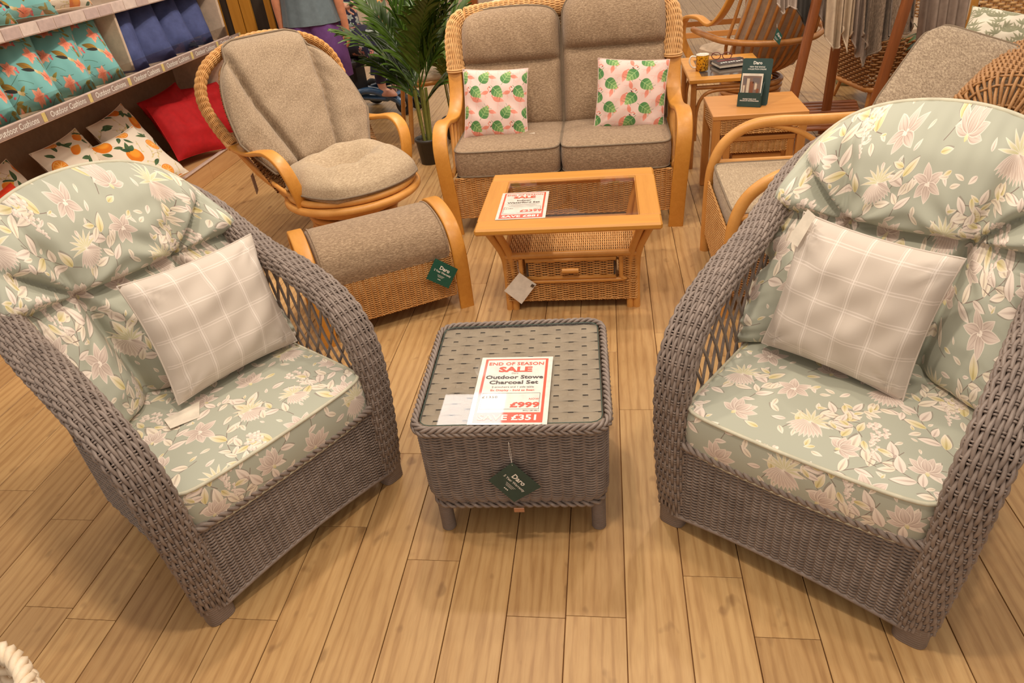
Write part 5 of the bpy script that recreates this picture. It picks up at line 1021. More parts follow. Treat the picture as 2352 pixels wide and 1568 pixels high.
# ------------------------------------------------------------------ wicker seats on the right
def wicker_block(name, label, cat, loc, rz, w, d, h, mat, rows, stakes, leg=.12, top_roll=True):
    t = thing(name, label, cat, loc, rz); base = resample(rrect(w, d, .08, 8), 240)
    def S(U, V):
        k = (U * 240) % 240; i = np.floor(k).astype(int); f = (k - i)[..., None]; p = base[i] * (1 - f) + base[(i + 1) % 240] * f; p = p * (1 - .12 * (1 - V))[..., None]; p[..., 2] = leg + V * (h - leg); return p
    b = MB(); weave(b, S, rows, stakes, .008, amp=.008, closed=True, stake_r=.005); b.build('woven_body', mat, t, kind='stuff')
    for sx in (-1, 1):
        for sy in (-1, 1): b = MB(); b.tubes(np.array([(sx * w * .42, sy * d * .42, 0), (sx * w * .36, sy * d * .36, leg + .03)]), np.array([.012, .018]), 8); b.build('leg', OAK, t)
    b = MB(); b.tubes(base * .88 * [1, 1, 0] + [0, 0, leg + .0], .02, 8, closed=True); b.build('base_frame', OAK, t); return t
t = wicker_block('wicker_chair', 'brown wicker tub chair with tapered oak legs behind the teak rack', 'chair', (2.12, 5.78, 0), .2, .60, .58, .50, CANE_B, 20, 50, .15)
b = MB(); weave(b, lambda U, V: np.stack([.30 * np.cos(U * PI), .05 + .28 * np.sin(U * PI), .46 + .36 * V], -1), 16, 26, .008, amp=.008, stake_r=.005); b.build('woven_back', CANE_B, t, kind='stuff'); mb = MB(); box_cushion(mb, None, -.25, .25, -.25, .2, .46, .54, n=13); mb.build('seat_cushion', BEIGE, t)
t = thing('storage_tin', 'sage green cylinder bin standing on the floor behind the teak rack', 'bin', (2.02, 6.32, 0)); b = MB(); b.lathe([(0, 0), (.085, 0), (.09, .02), (.09, .36), (.085, .365), (.08, .36), (.08, .03), (0, .03)], n=20); b.build('bin_body', m_plain('sage_tin', (142, 136, 96), .5), t); b = MB(); b.lathe([(.0905, .33), (.093, .335), (.093, .345), (.0905, .35)], n=20); b.build('bin_band', m_plain('sage_band', (120, 116, 84), .5), t)
# wicker sofa with the big knitted cushion
t = thing('wicker_sofa', 'brown wicker sofa with rolled arm behind the right grey armchair', 'sofa', (1.27, 2.47, 0), math.radians(-32))
def roll(U, V): an = U * 2 * PI; k = np.sqrt(np.clip(1 - np.clip(1 - V / .13, 0, 1) ** 2, .0004, 1)); return np.stack([.03 + .17 * k * np.cos(an), -.10 + 1.0 * V, .80 + .18 * k * np.sin(an) - .06 * V], -1)
b = MB(); weave(b, lambda U, V: roll(V, U), 56, 24, .0062, amp=.008, stake_r=.005); b.build('rolled_arm', CANE_B, t, kind='stuff')
b = MB(); weave(b, flat_panel((.10, 0, .06), (0, .92, 0), (-.0, 0, .62)), 46, 26, .006, stake_r=.005); b.build('side_panel', CANE_B, t, kind='stuff')
b = MB(); weave(b, flat_panel((.10, 0, .06), (-.85, 0, 0), (0, 0, .30)), 26, 26, .006, stake_r=.005, flip=-1); b.build('front_panel', CANE_B, t, kind='stuff')
b = MB(); weave(b, flat_panel((.12, .93, .08), (-.85, 0, 0), (0, .03, .34)), 28, 28, .006, stake_r=.005); b.build('woven_back', CANE_B, t, kind='stuff')
mb = MB(); box_cushion(mb, None, -.72, -.10, .02, .86, .34, .47, n=15, crown=.03); mb.build('seat_cushion', KNIT, t); b = MB(); b.box((-.34, .44, .31), (.82, .86, .03)); b.build('seat_deck', DARKW, t)
def kp(c, Y): return G3(*c, Y)
P4 = [kp((1985, 266), 3.0), kp((2232, 262), 2.86), kp((2140, 50), 3.22), kp((2266, 138), 3.02)]
ey = nrm(P4[2] - P4[0]); ex = P4[3] - P4[2]; ex = nrm(ex - (ex @ ey) * ey); ez = np.cross(ex, ey); w_, h_ = .40, .47
t = thing('knitted_cushion', 'large boxed taupe knitted cushion with corded seams on the brown wicker sofa', 'cushion', tuple(P4[0])); mb = MB(); pp = MB(); box_cushion(mb, pp, 0, w_, 0, h_, -.15, 0, crown=.035, n=25, r=.12, puff=.02)
for q_ in (mb, pp): q_.V = [v @ np.stack([ex, ey, ez]) for v in q_.V]
o = mb.build('cushion_cover', KNIT, t); pp.build('corded_seam', PIPE_T, o)
t = thing('wicker_lounger', 'brown wicker lounge seat in the far right behind the knitted cushion', 'sofa', (2.35, 4.05, 0), math.radians(-20))
b = MB(); weave(b, lambda U, V: np.stack([(U - .5) * 1.1, .0 + .25 * V ** 2 * 0 + .12 * (2 * U - 1) ** 2, .08 + .62 * V], -1), 40, 30, .008, amp=.008, stake_r=.005); b.build('woven_back', CANE_B, t, kind='stuff'); b = MB(); weave(b, flat_panel((-.52, .12, .08), (0, .6, 0), (0, 0, .5)), 30, 18, .008, stake_r=.005, flip=-1); b.build('side_panel', CANE_B, t, kind='stuff'); mb = MB(); box_cushion(mb, None, -.5, .5, .1, .7, .34, .46, n=13); mb.build('seat_cushion', LEAFP, t); b = MB(); b.box((0, .4, .3), (1., .6, .04)); b.build('seat_deck', DARKW, t)
px_pillow('leaf_print_cushion', 'cream cushion with grey green leaf print on the far right wicker seat', LEAFP, ((2225, 96), (2400, 150), (2205, 22), (2400, 40)), (4.15, 4.0, 4.3, 4.15), .16, uvs=(1, .7), seed=5)
t = thing('wicker_basket', 'square pale wicker chair arm with wooden post at the top right corner', 'chair', (2.45, 5.1, 0), .1)
b = MB(); weave(b, flat_panel((-.10, 0, .05), (.30, 0, 0), (0, 0, .85)), 44, 8, .011, amp=.01, stake_r=.006); b.build('woven_panel', CANE_L, t, kind='stuff'); b = MB(); b.box((.24, .02, .47), (.055, .055, .94)); b.build('post', MAPLE, t); b = MB(); b.box((-.12, .02, .47), (.03, .04, .94)); b.build('post', MAPLE, t); mb = MB(); box_cushion(mb, None, .28, .8, .0, .5, .45, .62, n=13); mb.build('seat_cushion', LEAFP, t); b = MB(); b.box((.5, .25, .4), (.56, .5, .08)); b.build('seat_deck', OAK, t)
# leafy plant at the top right
t = thing('leafy_plant', 'small leafy green potted plant at the top right behind the leaf print cushion', 'plant', (2.22, 5.0, 0)); b = MB(); b.lathe([(0, 0), (.09, 0), (.12, .38), (.13, .38), (.13, .40), (.11, .40), (.11, .36), (0, .36)], n=18); b.build('pot', POT, t); rg = random.Random(4)
for i in range(22):
    a = rg.uniform(0, 6.28); e = rg.uniform(.5, 1.3); L = rg.uniform(.16, .36); tip = np.array([math.cos(a) * math.cos(e), math.sin(a) * math.cos(e), math.sin(e)]) * L + [0, 0, .42]; d = nrm(np.array([math.cos(a), math.sin(a), -.3])); s_ = nrm(np.cross(d, [0, 0, 1.])); l = rg.uniform(.09, .14); q = np.linspace(0, 1, 6); w = l * .32 * np.sin(PI * q ** .8); C = tip + d * (q * l)[:, None] - np.array([0, 0, 1.]) * (q ** 2 * .03)[:, None]
    b = MB(); b.grid(np.stack([C - s_ * w[:, None], C + [0, 0, -.006], C + s_ * w[:, None]], 1)); b.tubes(spline([(0, 0, .36), (tip + [0, 0, .36]) / 2 * [1, 1, 1], tip], 8), .0025, 4); b.build('leaf', FROND, t)
# cream chair back behind the sofa, timber post, dining table legs
t = thing('cream_armchair', 'cream cushioned chair just visible above the left back cushion of the sofa', 'armchair', (-.52, 5.0, 0)); n = 31; u = np.linspace(-1, 1, n); U, V = np.meshgrid(u, u); e = (np.clip(1 - U ** 6, 0, 1) * np.clip(1 - V ** 6, 0, 1)) ** .5; mb = MB()
for sg in (-1, 1): mb.grid(np.stack([U * .32, .12 * (V + 1) * .5 + sg * .08 * e, .62 + V * .42 * (1 - .16 * U ** 2)], -1))
mb.build('back_cushion', CREAM, t); b = MB(); b.tubes(np.stack([u * .32, .12 + 0 * u - .04, .62 + .42 * (1 - .16 * u ** 2) - .02], 1), .007, 5); b.build('piping', PIPE_T, t)
mb = MB(); box_cushion(mb, None, -.3, .3, .1, .62, .34, .48, n=15); mb.build('seat_cushion', CREAM, t)
for sx in (-1, 1): b = MB(); b.tubes(spline([(sx * .30, .02, 0), (sx * .30, .02, .34), (sx * .32, .12, .5), (sx * .33, .6, .5), (sx * .30, .64, 0)], 30), .02, 8); b.build('cane_frame', POLE, t)
b = MB(); b.box((0, .35, .32), (.6, .6, .03)); b.build('seat_deck', DARKW, t)
t = thing('dark_wood_post', 'dark brown wooden display post behind the left end of the sofa', 'post', (-1.02, 5.9, 0)); b = MB(); b.box((0, 0, .6), (.075, .06, 1.2)); b.build('upright', TEAK, t); b = MB(); b.box((.01, .02, .7), (.24, .05, .09)); b.build('cross_bar', TEAK_X, t); b = MB(); b.box((0, 0, .025), (.4, .3, .05)); b.build('base_plate', TEAK_X, t)
t = thing('dining_table', 'pale oak table with square legs in the far background behind the sofa', 'table', (.95, 7.6, 0)); b = MB(); b.box((0, 0, .73), (1.1, .7, .03)); b.build('table_top', OAK, t)
for sx in (-1, 1):
    for sy in (-1, 1): b = MB(); b.box((sx * .5, sy * .3, .36), (.06, .06, .72)); b.build('leg', TEAKO, t)
for sy in (-1, 1): b = MB(); b.box((0, sy * .3, .30), (.95, .03, .05)); b.build('stretcher', OAK, t)
# pale wicker chair rim, bottom left corner
t = thing('pale_wicker_chair', 'pale wicker chair back rim at the bottom left corner of the floor', 'chair', (-1.318, .402, 0), -.15)
base = resample(rrect(.56, .56, .2, 10), 240)
def S(U, V):
    k = (U * 240) % 240; i = np.floor(k).astype(int); f = (k - i)[..., None]; p = base[i] * (1 - f) + base[(i + 1) % 240] * f; p = p * (.86 + .18 * V - .04 * V ** 4)[..., None]; p[..., 2] = .06 + .40 * V; return p
b = MB(); weave(b, S, 24, 44, .0085, amp=.009, closed=True, stake_r=.005, spp=5, sides=6); b.build('woven_body', CANE_W, t, kind='stuff'); b = MB(); rope(b, base * [1.0, 1.0, 0] + [0, 0, .465], .010, .009, 3, .07, 1, closed=True); b.build('plaited_rim', CANE_W, t)
b = MB(); b.box((0, 0, .36), (.44, .44, .02)); b.build('seat_deck', DARKW, t)
for sx in (-1, 1):
    for sy in (-1, 1): b = MB(); b.tubes(np.array([(sx * .2, sy * .2, 0), (sx * .2, sy * .2, .1)]), .018, 8); b.build('foot', CANE_W, t)
# ------------------------------------------------------------------ shelving with cushions (left)
PINE = m_wood('pine_board', (190, 142, 92), (212, 166, 114), 1, .45, coat=.1); SHELF = m_plain('shelf_laminate', (206, 182, 158), .5); STRIP = m_plain('price_strip', (206, 182, 168), .35); LAB = m_plain('mauve_label', (158, 136, 126), .5); YEL = m_plain('yellow_ticket', (214, 190, 120), .5); BACK = m_plain('grey_back_panel', (150, 124, 98), .7)
XF, XB, Y0, Y1 = -2.95, -3.50, 2.2, 5.58
t = thing('shelf_unit', 'long shop shelf unit filled with cushions along the left side', 'shelf', (XF, Y0, 0)); L = Y1 - Y0
b = MB(); b.box((XB - XF - .015, L / 2, .95), (.03, L, 1.9)); b.build('back_panel', BACK, t)
b = MB(); b.box((-.275, L - .015, .95), (.55, .03, 1.9)); b.build('end_panel', SHELF, t)
b = MB(); b.box((-.275, 2.12, 1.06), (.50, .02, .36)); b.build('divider', SHELF, t)
for i in range(4):
    ln = L / 4; b = MB(); b.box((-.012, ln * (i + .5), .065), (.024, ln - .003, .13)); b.build('plinth_board', PINE, t)
b = MB(); b.box((-.28, L / 2, .115), (.52, L, .02)); b.build('base_board', PINE, t); b = MB(); b.box((-.006, L / 2, .139), (.03, L, .012)); b.build('base_lip', STRIP, t)
for z in (.84, 1.245):
    b = MB(); b.box((-.265, L / 2, z), (.52, L - .03, .028)); b.build('shelf_board', SHELF, t)
    b = MB(); b.box((.003, L / 2, z), (.012, L, .062), b=.003); b.build('price_rail', STRIP, t)
    b = MB(); b.box((.004, L / 2, z + .066), (.004, L, .068), b=.001); b.build('acrylic_lip', ACRYL, t)
Ms = np.stack([[0, 1, 0], [.0, 0, 1], [1, 0, 0]]).T
for k in range(9):
    y = .20 + k * .395; b = MB(); b.box((.0105, y, .840), (.002, .36, .048), b=.0005); lb = b.build('shelf_label', LAB, t)
    text_mesh('lettering', 'Outdoor Cushions', .044, INK_W, lb, (.0122, y, .840), M=Ms, bold=.0003, fit=.30)
    b = MB(); b.box((.0105, y + .197, .840), (.002, .028, .046), b=.0005); b.build('price_ticket', YEL, t)
rg = random.Random(6)
for k in range(26):
    y = .05 + k * .13; c = rg.choice(((206, 184, 172), (190, 166, 158), (214, 194, 182))); b = MB(); b.box((.0105, y, 1.245), (.002, .122, .05), b=.0005); b.build('price_card', bpy.data.materials.get('card_%d' % c[0]) or m_plain('card_%d' % c[0], c, .5), t)
def shelf_cushion(label, name, mat, c, yaw, lean_, w, h, th, group, roll=0, **kw):
    f = np.array([math.cos(yaw) * math.cos(lean_), math.sin(yaw) * math.cos(lean_), math.sin(lean_)]); ex = nrm(np.cross([0, 0, 1.], f)); ey = np.cross(f, ex); ca, sa = math.cos(roll), math.sin(roll); e1 = ca * ex + sa * ey; e2 = -sa * ex + ca * ey; return pillow(name, label, 'cushion', w, h, th, mat, c, np.stack([e1, e2, f]), group=group, n=25, **kw)
for i, (y, lab) in enumerate(((3.20, 'teal bird print cushion at the near end of the middle shelf'), (3.55, 'teal bird print cushion second from the near end of the middle shelf'), (3.86, 'teal bird print cushion third from the near end of the middle shelf'), (4.13, 'teal bird print cushion against the navy section of the middle shelf'))): shelf_cushion(lab, 'teal_cushion', TEAL, (-3.14, y, 1.02), -.80 + .10 * (i % 2), .46 + .06 * (i % 3), .32, .42, .22, 'teal bird print cushions', roll=.06 - .05 * (i % 3), seed=i, uvo=(.03 * i, 0))
for i, (y, lab) in enumerate(((4.46, 'navy cushion beside the teal ones on the middle shelf'), (4.78, 'navy cushion second from the teal ones on the middle shelf'), (5.08, 'navy cushion third from the teal ones on the middle shelf'), (5.36, 'navy cushion at the far end of the middle shelf'))): shelf_cushion(lab, 'navy_cushion', NAVY, (-3.15, y, 1.02), -.80 + .10 * (i % 2), .46 + .06 * (i % 3), .32, .42, .25, 'navy cushions', roll=-.05 + .05 * (i % 3), seed=20 + i, wr=.006)
for i, (x, y, z, yw, ln, rl, lab) in enumerate(((-3.07, 4.16, .345, -.15, .75, .05, 'orange fruit print cushion in front, nearest the red cushions'), (-3.07, 3.36, .33, -.2, .75, -.1, 'orange fruit print cushion leaning at the near end of the bottom shelf'), (-3.24, 3.84, .40, 0, .45, .05, 'orange fruit print cushion behind on the bottom shelf, under the label strip'), (-3.28, 3.28, .38, 0, .4, .1, 'orange fruit print cushion at the back near end of the bottom shelf'), (-3.30, 4.44, .39, 0, .4, .1, 'orange fruit print cushion at the back beside the red cushions'))): shelf_cushion(lab, 'orange_cushion', ORANGE, (x, y, z), yw, ln, .45, .45, .14, 'orange fruit print cushions', roll=rl, seed=30 + i, uvo=(.17 * i, .1 * i), uvs=(.72, .72))
for i, (x, y, z, yw, ln, rl, lab) in enumerate(((-3.10, 4.86, .36, -.3, .5, -.12, 'red cushion in front on the bottom shelf beside the orange print'), (-3.26, 5.02, .40, -.2, .4, .1, 'red cushion behind the front red one on the bottom shelf'), (-3.16, 5.30, .37, -.4, .5, -.1, 'red cushion at the far end of the bottom shelf'))): shelf_cushion(lab, 'red_cushion', RED, (x, y, z), yw, ln, .45, .43, .16, 'red cushions', roll=rl, seed=40 + i, wr=.008)
for i, (y, lab) in enumerate(((3.04, 'coral red cushion at the near end of the bottom shelf behind the left armchair'), (2.66, 'coral red cushion nearest the camera on the bottom shelf'))): shelf_cushion(lab, 'coral_cushion', CORAL, (-3.08, y, .345), -.2, .7, .45, .45, .15, 'coral cushions', roll=.15, seed=50 + i)
for i, (y, m_, lab) in enumerate(((3.42, TEAL, 'teal print cushion at the near end of the top shelf'), (3.74, TEAL, 'teal print cushion second along the top shelf'), (4.06, ORANGE, 'orange fruit print cushion on the top shelf'))): shelf_cushion(lab, 'top_shelf_cushion', m_, (-3.16, y, 1.455), -.4, .4, .40, .40, .14, 'cushions on the top shelf', seed=60 + i, uvo=(.4, .3 * i))
# slatted golden display wall past the shelf end
t = thing('slatted_screen', 'golden wooden slatted screen just past the end of the cushion shelves', 'screen', (-3.22, 6.15, 0)); GOLD = m_wood('golden_board', (168, 112, 30), (190, 132, 46), 2, .4)
b = MB(); b.box((.28, .03, .8), (.84, .02, 1.6)); b.build('dark_backing', m_plain('dark_gap', (52, 42, 32), .7), t)
for i, (x, w) in enumerate(((-.07, .09), (.10, .10), (.205, .095), (.40, .05), (.50, .03))): b = MB(); b.box((x, 0, .8), (w, .03, 1.6)); b.build('slat', GOLD, t)
b = MB(); b.box((.60, 0, .8), (.14, .04, 1.6)); b.build('pale_post', SHELF, t)
# ------------------------------------------------------------------ people
SKIN = m_plain('skin', (206, 138, 104), .5, .4, **{'Subsurface Weight': .05}); SKIN2 = m_plain('skin_fair', (224, 170, 142), .5, .4); HAIR = m_plain('grey_hair', (128, 112, 98), .8); HAIR2 = m_plain('white_hair', (190, 176, 160), .8)
def skin_body(name, nodes, edges, mat, parent, sub=2):
    me = bpy.data.meshes.new(name); bm = bmesh.new(); sk = bm.verts.layers.skin.verify(); vs = [bm.verts.new(n_[0]) for n_ in nodes]
    for i, n_ in enumerate(nodes): r = n_[1]; d_ = vs[i][sk]; d_.radius = (r, r) if not isinstance(r, tuple) else r; d_.use_root = i == 0
    for a_, c_ in edges: bm.edges.new((vs[a_], vs[c_]))
    bm.to_mesh(me); bm.free(); o = bpy.data.objects.new(name, me); COL.objects.link(o); md = o.modifiers.new('skin', 'SKIN'); md.use_smooth_shade = True
    s_ = o.modifiers.new('sub', 'SUBSURF'); s_.levels = sub; s_.render_levels = sub
    dg = bpy.context.evaluated_depsgraph_get(); m2 = bpy.data.meshes.new_from_object(o.evaluated_get(dg)); bpy.data.objects.remove(o); m2.name = name; m2.materials.clear(); m2.materials.append(mat)
    o = bpy.data.objects.new(name, m2); COL.objects.link(o); o.parent = parent; return o
def hand_nodes(nodes, edges, wrist, d, side, fwd, s=1.0, curl=.5):
    """palm, four fingers and a thumb below a wrist; d points to the fingertips, side across the palm, fwd is where the fingers curl"""
    d, side, fwd = (np.array(v, float) for v in (d, side, fwd)); w = np.array(nodes[wrist][0]); i0 = len(nodes); nodes.append((tuple(w + d * .045 * s), (.026 * s, .017 * s))); edges.append((wrist, i0))
    for k, (o, L) in enumerate(((-.028, .066), (-.010, .076), (.009, .072), (.026, .058))):
        b = w + d * .085 * s + side * o * s; a = len(nodes); nodes.append((tuple(b), .0095 * s)); edges.append((i0, a)); m1 = b + (d * (1 - .4 * curl) + fwd * curl * .6) * L * .5 * s; nodes.append((tuple(m1), .0085 * s)); edges.append((a, a + 1)); m2 = m1 + (d * (1 - curl) + fwd * curl) * L * .5 * s; nodes.append((tuple(m2), .007 * s)); edges.append((a + 1, a + 2))
    a = len(nodes); b = w + d * .03 * s - side * .032 * s + fwd * .012 * s; nodes.append((tuple(b), .011 * s)); edges.append((i0, a)); m1 = b + (d * .8 - side * .3 + fwd * .35) * .038 * s; nodes.append((tuple(m1), .0095 * s)); edges.append((a, a + 1)); nodes.append((tuple(m1 + (d + fwd * .5) * .024 * s), .008 * s)); edges.append((a + 1, a + 2))
def head_face(nodes, edges, neck, c, f, s=1.0):
    c, f = np.array(c, float), np.array(f, float); sd = np.cross(f, [0, 0, 1.]); i = len(nodes)
    nodes += [(tuple(c + [0, 0, -.06 * s] + f * .015), .062 * s), (tuple(c), .082 * s), (tuple(c + np.array([0, 0, .065 * s])), .07 * s), (tuple(c + f * .088 * s + [0, 0, -.015 * s]), .013 * s), (tuple(c + sd * .082 * s), .016 * s), (tuple(c - sd * .082 * s), .016 * s)]
    edges += [(neck, i), (i, i + 1), (i + 1, i + 2), (i + 1, i + 3), (i + 1, i + 4), (i + 1, i + 5)]
def face_bits(parent, c, f, s=1.0):
    c, f = np.array(c, float), np.array(f, float); sd = np.cross(f, [0, 0, 1.])
    for sg in (-1, 1): b = MB(); p = c + f * .078 * s + sd * sg * .032 * s + [0, 0, .008]; a = np.linspace(0, PI, 7); b.lathe(np.stack([.011 * np.sin(a), .008 * np.cos(a)], 1), p, 10); b.build('eye', m_eye, parent)
    b = MB(); b.tubes(spline([c + f * .076 * s + sd * .025 + [0, 0, -.058], c + f * .086 * s + [0, 0, -.056], c + f * .076 * s - sd * .025 + [0, 0, -.058]], 10), .005, 6); b.build('mouth', m_lip, parent)
m_eye = m_plain('eye_dark', (60, 46, 40), .2); m_lip = m_plain('lip', (170, 96, 84), .5)
def loft(secs, n=36, wob=0, f=5, seed=0):
    """stack of ellipses: (x, y, z, rx, ry)"""
    a = np.arange(n) / n * 2 * PI; s_ = np.array(secs, float); q = np.linspace(0, 1, len(s_))[:, None]; k = 1 + wob * np.sin(a * f + seed) * (1 - q); return np.stack([s_[:, :1] + s_[:, 3:4] * np.cos(a) * k, s_[:, 1:2] + s_[:, 4:5] * np.sin(a) * k, np.broadcast_to(s_[:, 2:3], (len(s_), n))], -1)
t = thing('person', 'person seen from behind in a slate grey top and purple shorts, arms hanging', 'person', (-2.25, 5.62, 0), .12)
N_ = [((0, 0, .93), .135), ((0, .0, 1.10), .125), ((0, .01, 1.28), .14), ((0, .01, 1.42), .10), ((0, .01, 1.50), .055), ((.17, .0, 1.40), .06), ((-.17, .0, 1.40), .06), ((.235, -.02, 1.10), .043), ((-.235, -.02, 1.10), .043), ((.245, .02, .84), .030), ((-.245, .02, .84), .030), ((.095, 0, .84), .10), ((-.095, 0, .84), .10), ((.11, .0, .48), .058), ((-.11, .0, .48), .058), ((.11, -.02, .32), .056), ((-.11, -.02, .32), .056), ((.11, -.01, .09), .036), ((-.11, -.01, .09), .036), ((.12, .10, .03), .036), ((-.12, .10, .03), .036)]
E_ = [(0, 1), (1, 2), (2, 3), (3, 4), (3, 5), (3, 6), (5, 7), (6, 8), (7, 9), (8, 10), (0, 11), (0, 12), (11, 13), (12, 14), (13, 15), (14, 16), (15, 17), (16, 18), (17, 19), (18, 20)]
EBASE = list(E_)
hand_nodes(N_, E_, 9, (0, .05, -1), (0, 1, 0), (-1, .2, 0), 1.05, .45); hand_nodes(N_, E_, 10, (0, .05, -1), (0, 1, 0), (1, .2, 0), 1.05, .45); head_face(N_, E_, 4, (0, .03, 1.62), (0, 1, 0)); body_o = skin_body('body', N_, E_, SKIN, t)
face_bits(t, (0, .03, 1.62), (0, 1, 0))
b = MB(); b.grid(loft([(0, .005, 1.60, .09, .105), (0, .0, 1.66, .098, .112), (0, .0, 1.71, .085, .095), (0, 0, 1.735, .04, .045), (0, 0, 1.738, .002, .002)]), cv=True); b.build('hair', HAIR, t)
SLATE = m_plain('slate_cloth', (100, 112, 117), .42, .4); PURP = m_plain('purple_cloth', (104, 66, 120), .75, .2); SHOE = m_plain('dark_shoe', (60, 52, 48), .5)
G = loft([(0, 0, .90, .225, .165), (0, 0, .98, .215, .155), (0, 0, 1.12, .20, .145), (0, 0, 1.30, .205, .155), (0, 0, 1.40, .20, .12), (0, .01, 1.47, .11, .085), (0, .01, 1.49, .075, .07)], 72, .03, 11, 1); b = MB(); b.grid(G, cv=True); b.build('shirt', SLATE, t)
for sx in (-1, 1): b = MB(); P = spline([(sx * .15, 0, 1.42), (sx * .205, -.008, 1.30), (sx * .23, -.015, 1.17)], 10); b.tubes(P, np.linspace(.075, .068, 10), 14, cap=False); b.build('sleeve', SLATE, t)
for sx in (-1, 1): b = MB(); b.grid(loft([(sx * .115, .0, .50, .115, .125), (sx * .112, 0, .62, .118, .13), (sx * .10, 0, .76, .122, .14), (sx * .07, 0, .88, .13, .145), (sx * .06, 0, .95, .125, .135)], 40, .03, 6, sx), cv=True); b.build('shorts_leg', PURP, t)
for sx in (-1, 1): b = MB(); b.grid(loft([(sx * .118, .06, .002, .046, .13), (sx * .118, .06, .03, .048, .132), (sx * .118, .05, .06, .044, .11), (sx * .112, .0, .10, .042, .05)], 24), cv=True); b.build('shoe', SHOE, t)
# mobility scooter and its rider
BLUE = m_plain('blue_enamel', (58, 92, 128), .25, .5, **{'Coat Weight': .5}); STEEL = m_plain('bright_steel', (190, 180, 170), .25, .5, Metallic=.9); TYRE = m_plain('black_rubber', (44, 40, 38), .7); BLK = m_plain('black_plastic', (40, 36, 36), .5)
sct = thing('mobility_scooter', 'blue and black mobility scooter behind the swivel rocking chair', 'scooter', (-2.13, 6.42, 0), math.radians(-25))
b = MB(); b.box((.02, .0, .17), (.56, .34, .05), b=.02); b.build('deck', BLUE, sct)
for sy in (-1, 1): b = MB(); b.tubes(spline([(-.15, sy * .15, .18), (.12, sy * .17, .24), (.34, sy * .12, .17), (.40, sy * .10, .12)], 24), .032, 8); b.build('side_fairing', BLUE, sct)
def wheel(x, y, r, w): b = MB(); a = np.arange(28) / 28 * 2 * PI; b.tubes(np.stack([x + (r - w / 2) * np.cos(a), y + 0 * a, r + (r - w / 2) * np.sin(a)], 1), w / 2, 8, closed=True); b.build('tyre', TYRE, sct); b = MB(); M = np.array([[1, 0, 0], [0, 0, 1], [0, 1, 0]]); n0 = MB(); n0.lathe([(0, -.02), (r - w, -.02), (r - w, .02), (0, .02)], (0, 0, 0), 20); b.add(n0.V[0] @ M.T + [x, y, r], n0.F[0]); b.build('wheel_hub', STEEL, sct)
wheel(.36, -.02, .095, .06); wheel(-.22, -.24, .12, .07); wheel(-.22, .24, .12, .07); wheel(.36, .16, .09, .06)
b = MB(); b.tubes(np.array([(.26, .0, .18), (.16, .0, .95)]), .022, 8); b.build('tiller', STEEL, sct); b = MB(); b.tubes(np.array([(.15, -.24, .95), (.15, .24, .95)]), .016, 8); b.build('handlebar', BLK, sct)
b = MB(); b.box((-.20, 0, .30), (.16, .16, .26), b=.02); b.build('seat_post', BLK, sct); b = MB(); b.box((-.18, 0, .47), (.42, .44, .08), b=.03); b.build('seat', BLK, sct); b = MB(); b.box((-.40, 0, .72), (.07, .42, .48), b=.03); b.build('seat_back', BLK, sct)
t = thing('person', 'person in a navy flowered dress and navy leggings sitting on the blue scooter', 'person', (-2.13, 6.42, 0), math.radians(-25))
N_ = [((-.22, 0, .62), .14), ((-.25, 0, .80), .13), ((-.26, 0, .98), .14), ((-.25, 0, 1.10), .09), ((-.24, 0, 1.17), .052), ((-.24, .17, 1.07), .055), ((-.24, -.17, 1.07), .055), ((-.12, .24, .90), .042), ((-.12, -.24, .90), .042), ((.06, .22, .94), .030), ((.06, -.22, .94), .030), ((-.1, .1, .60), .09), ((-.1, -.1, .60), .09), ((.17, .10, .60), .07), ((.17, -.12, .60), .07), ((.20, .10, .40), .055), ((.22, -.12, .40), .055), ((.18, .10, .24), .036), ((.22, -.12, .24), .036), ((.28, .11, .215), .034), ((.32, -.14, .215), .034)]
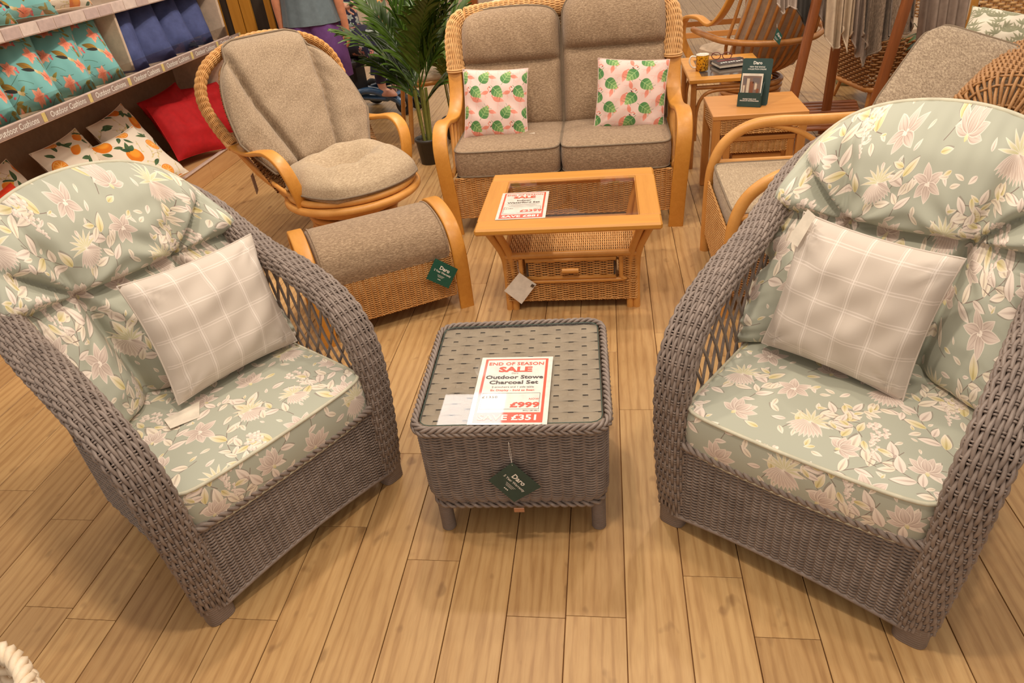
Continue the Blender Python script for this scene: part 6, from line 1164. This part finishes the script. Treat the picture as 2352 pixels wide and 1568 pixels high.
E_ = list(EBASE); hand_nodes(N_, E_, 9, (1, 0, .1), (0, 0, 1), (0, -.3, -1), .95, .8); hand_nodes(N_, E_, 10, (1, 0, .1), (0, 0, 1), (0, .3, -1), .95, .8); head_face(N_, E_, 4, (-.23, 0, 1.29), (1, 0, 0)); skin_body('body', N_, E_, SKIN2, t); face_bits(t, (-.23, 0, 1.29), (1, 0, 0))
b = MB(); b.grid(loft([(-.27, 0, 1.24, .085, .095), (-.25, 0, 1.32, .10, .10), (-.25, 0, 1.38, .085, .085), (-.25, 0, 1.41, .003, .003)]), cv=True); b.build('hair', HAIR2, t)
def ploft(P, rx, rz, n=28, uvk=1.): 
    P = np.array(P, float); T = nrm(np.gradient(P, axis=0)); S_ = np.array([0, 1., 0]); U_ = np.cross(T, S_); a = np.arange(n + 1) / n * 2 * PI; G = P[:, None] + np.array(rx)[:, None, None] * np.cos(a)[None, :, None] * S_ + np.array(rz)[:, None, None] * np.sin(a)[None, :, None] * U_[:, None]; uv = np.stack(np.broadcast_arrays(a[None] / 2 / PI * 2 * uvk, np.linspace(0, 1.6, len(P))[:, None] * uvk), -1); return G, uv
b = MB(); G, uv = ploft([(-.25, 0, 1.13), (-.26, 0, 1.05), (-.26, 0, .9), (-.25, 0, .75), (-.23, 0, .62), (-.23, 0, .55)], [.08, .20, .19, .19, .23, .24], [.07, .14, .15, .16, .19, .2]); b.grid(G, uv=uv)
G, uv = ploft([(-.30, 0, .60), (-.1, 0, .62), (.10, 0, .63), (.22, 0, .60), (.28, 0, .50), (.27, 0, .40)], [.22, .23, .24, .25, .26, .28], [.12, .13, .13, .13, .10, .09]); b.grid(G, uv=uv); b.build('dress', NAVYF, t)
NAVL = m_plain('navy_legging', (44, 42, 72), .7)
for sy, dx in ((.10, 0), (-.12, .02)): b = MB(); b.tubes(spline([(.16, sy, .60), (.20 + dx, sy, .42), (.185 + dx * 1.5, sy, .30)], 12), np.linspace(.078, .046, 12), 14, cap=False); b.build('legging', NAVL, t)
SAND = m_plain('pink_sandal', (196, 140, 116), .5)
for sy, x in ((.11, .255), (-.14, .295)): b = MB(); b.grid(loft([(x, sy, .197, .10, .04), (x, sy, .212, .10, .042), (x + .02, sy, .235, .05, .040), (x + .02, sy, .25, .03, .034)], 20), cv=True); b.build('sandal', SAND, t)
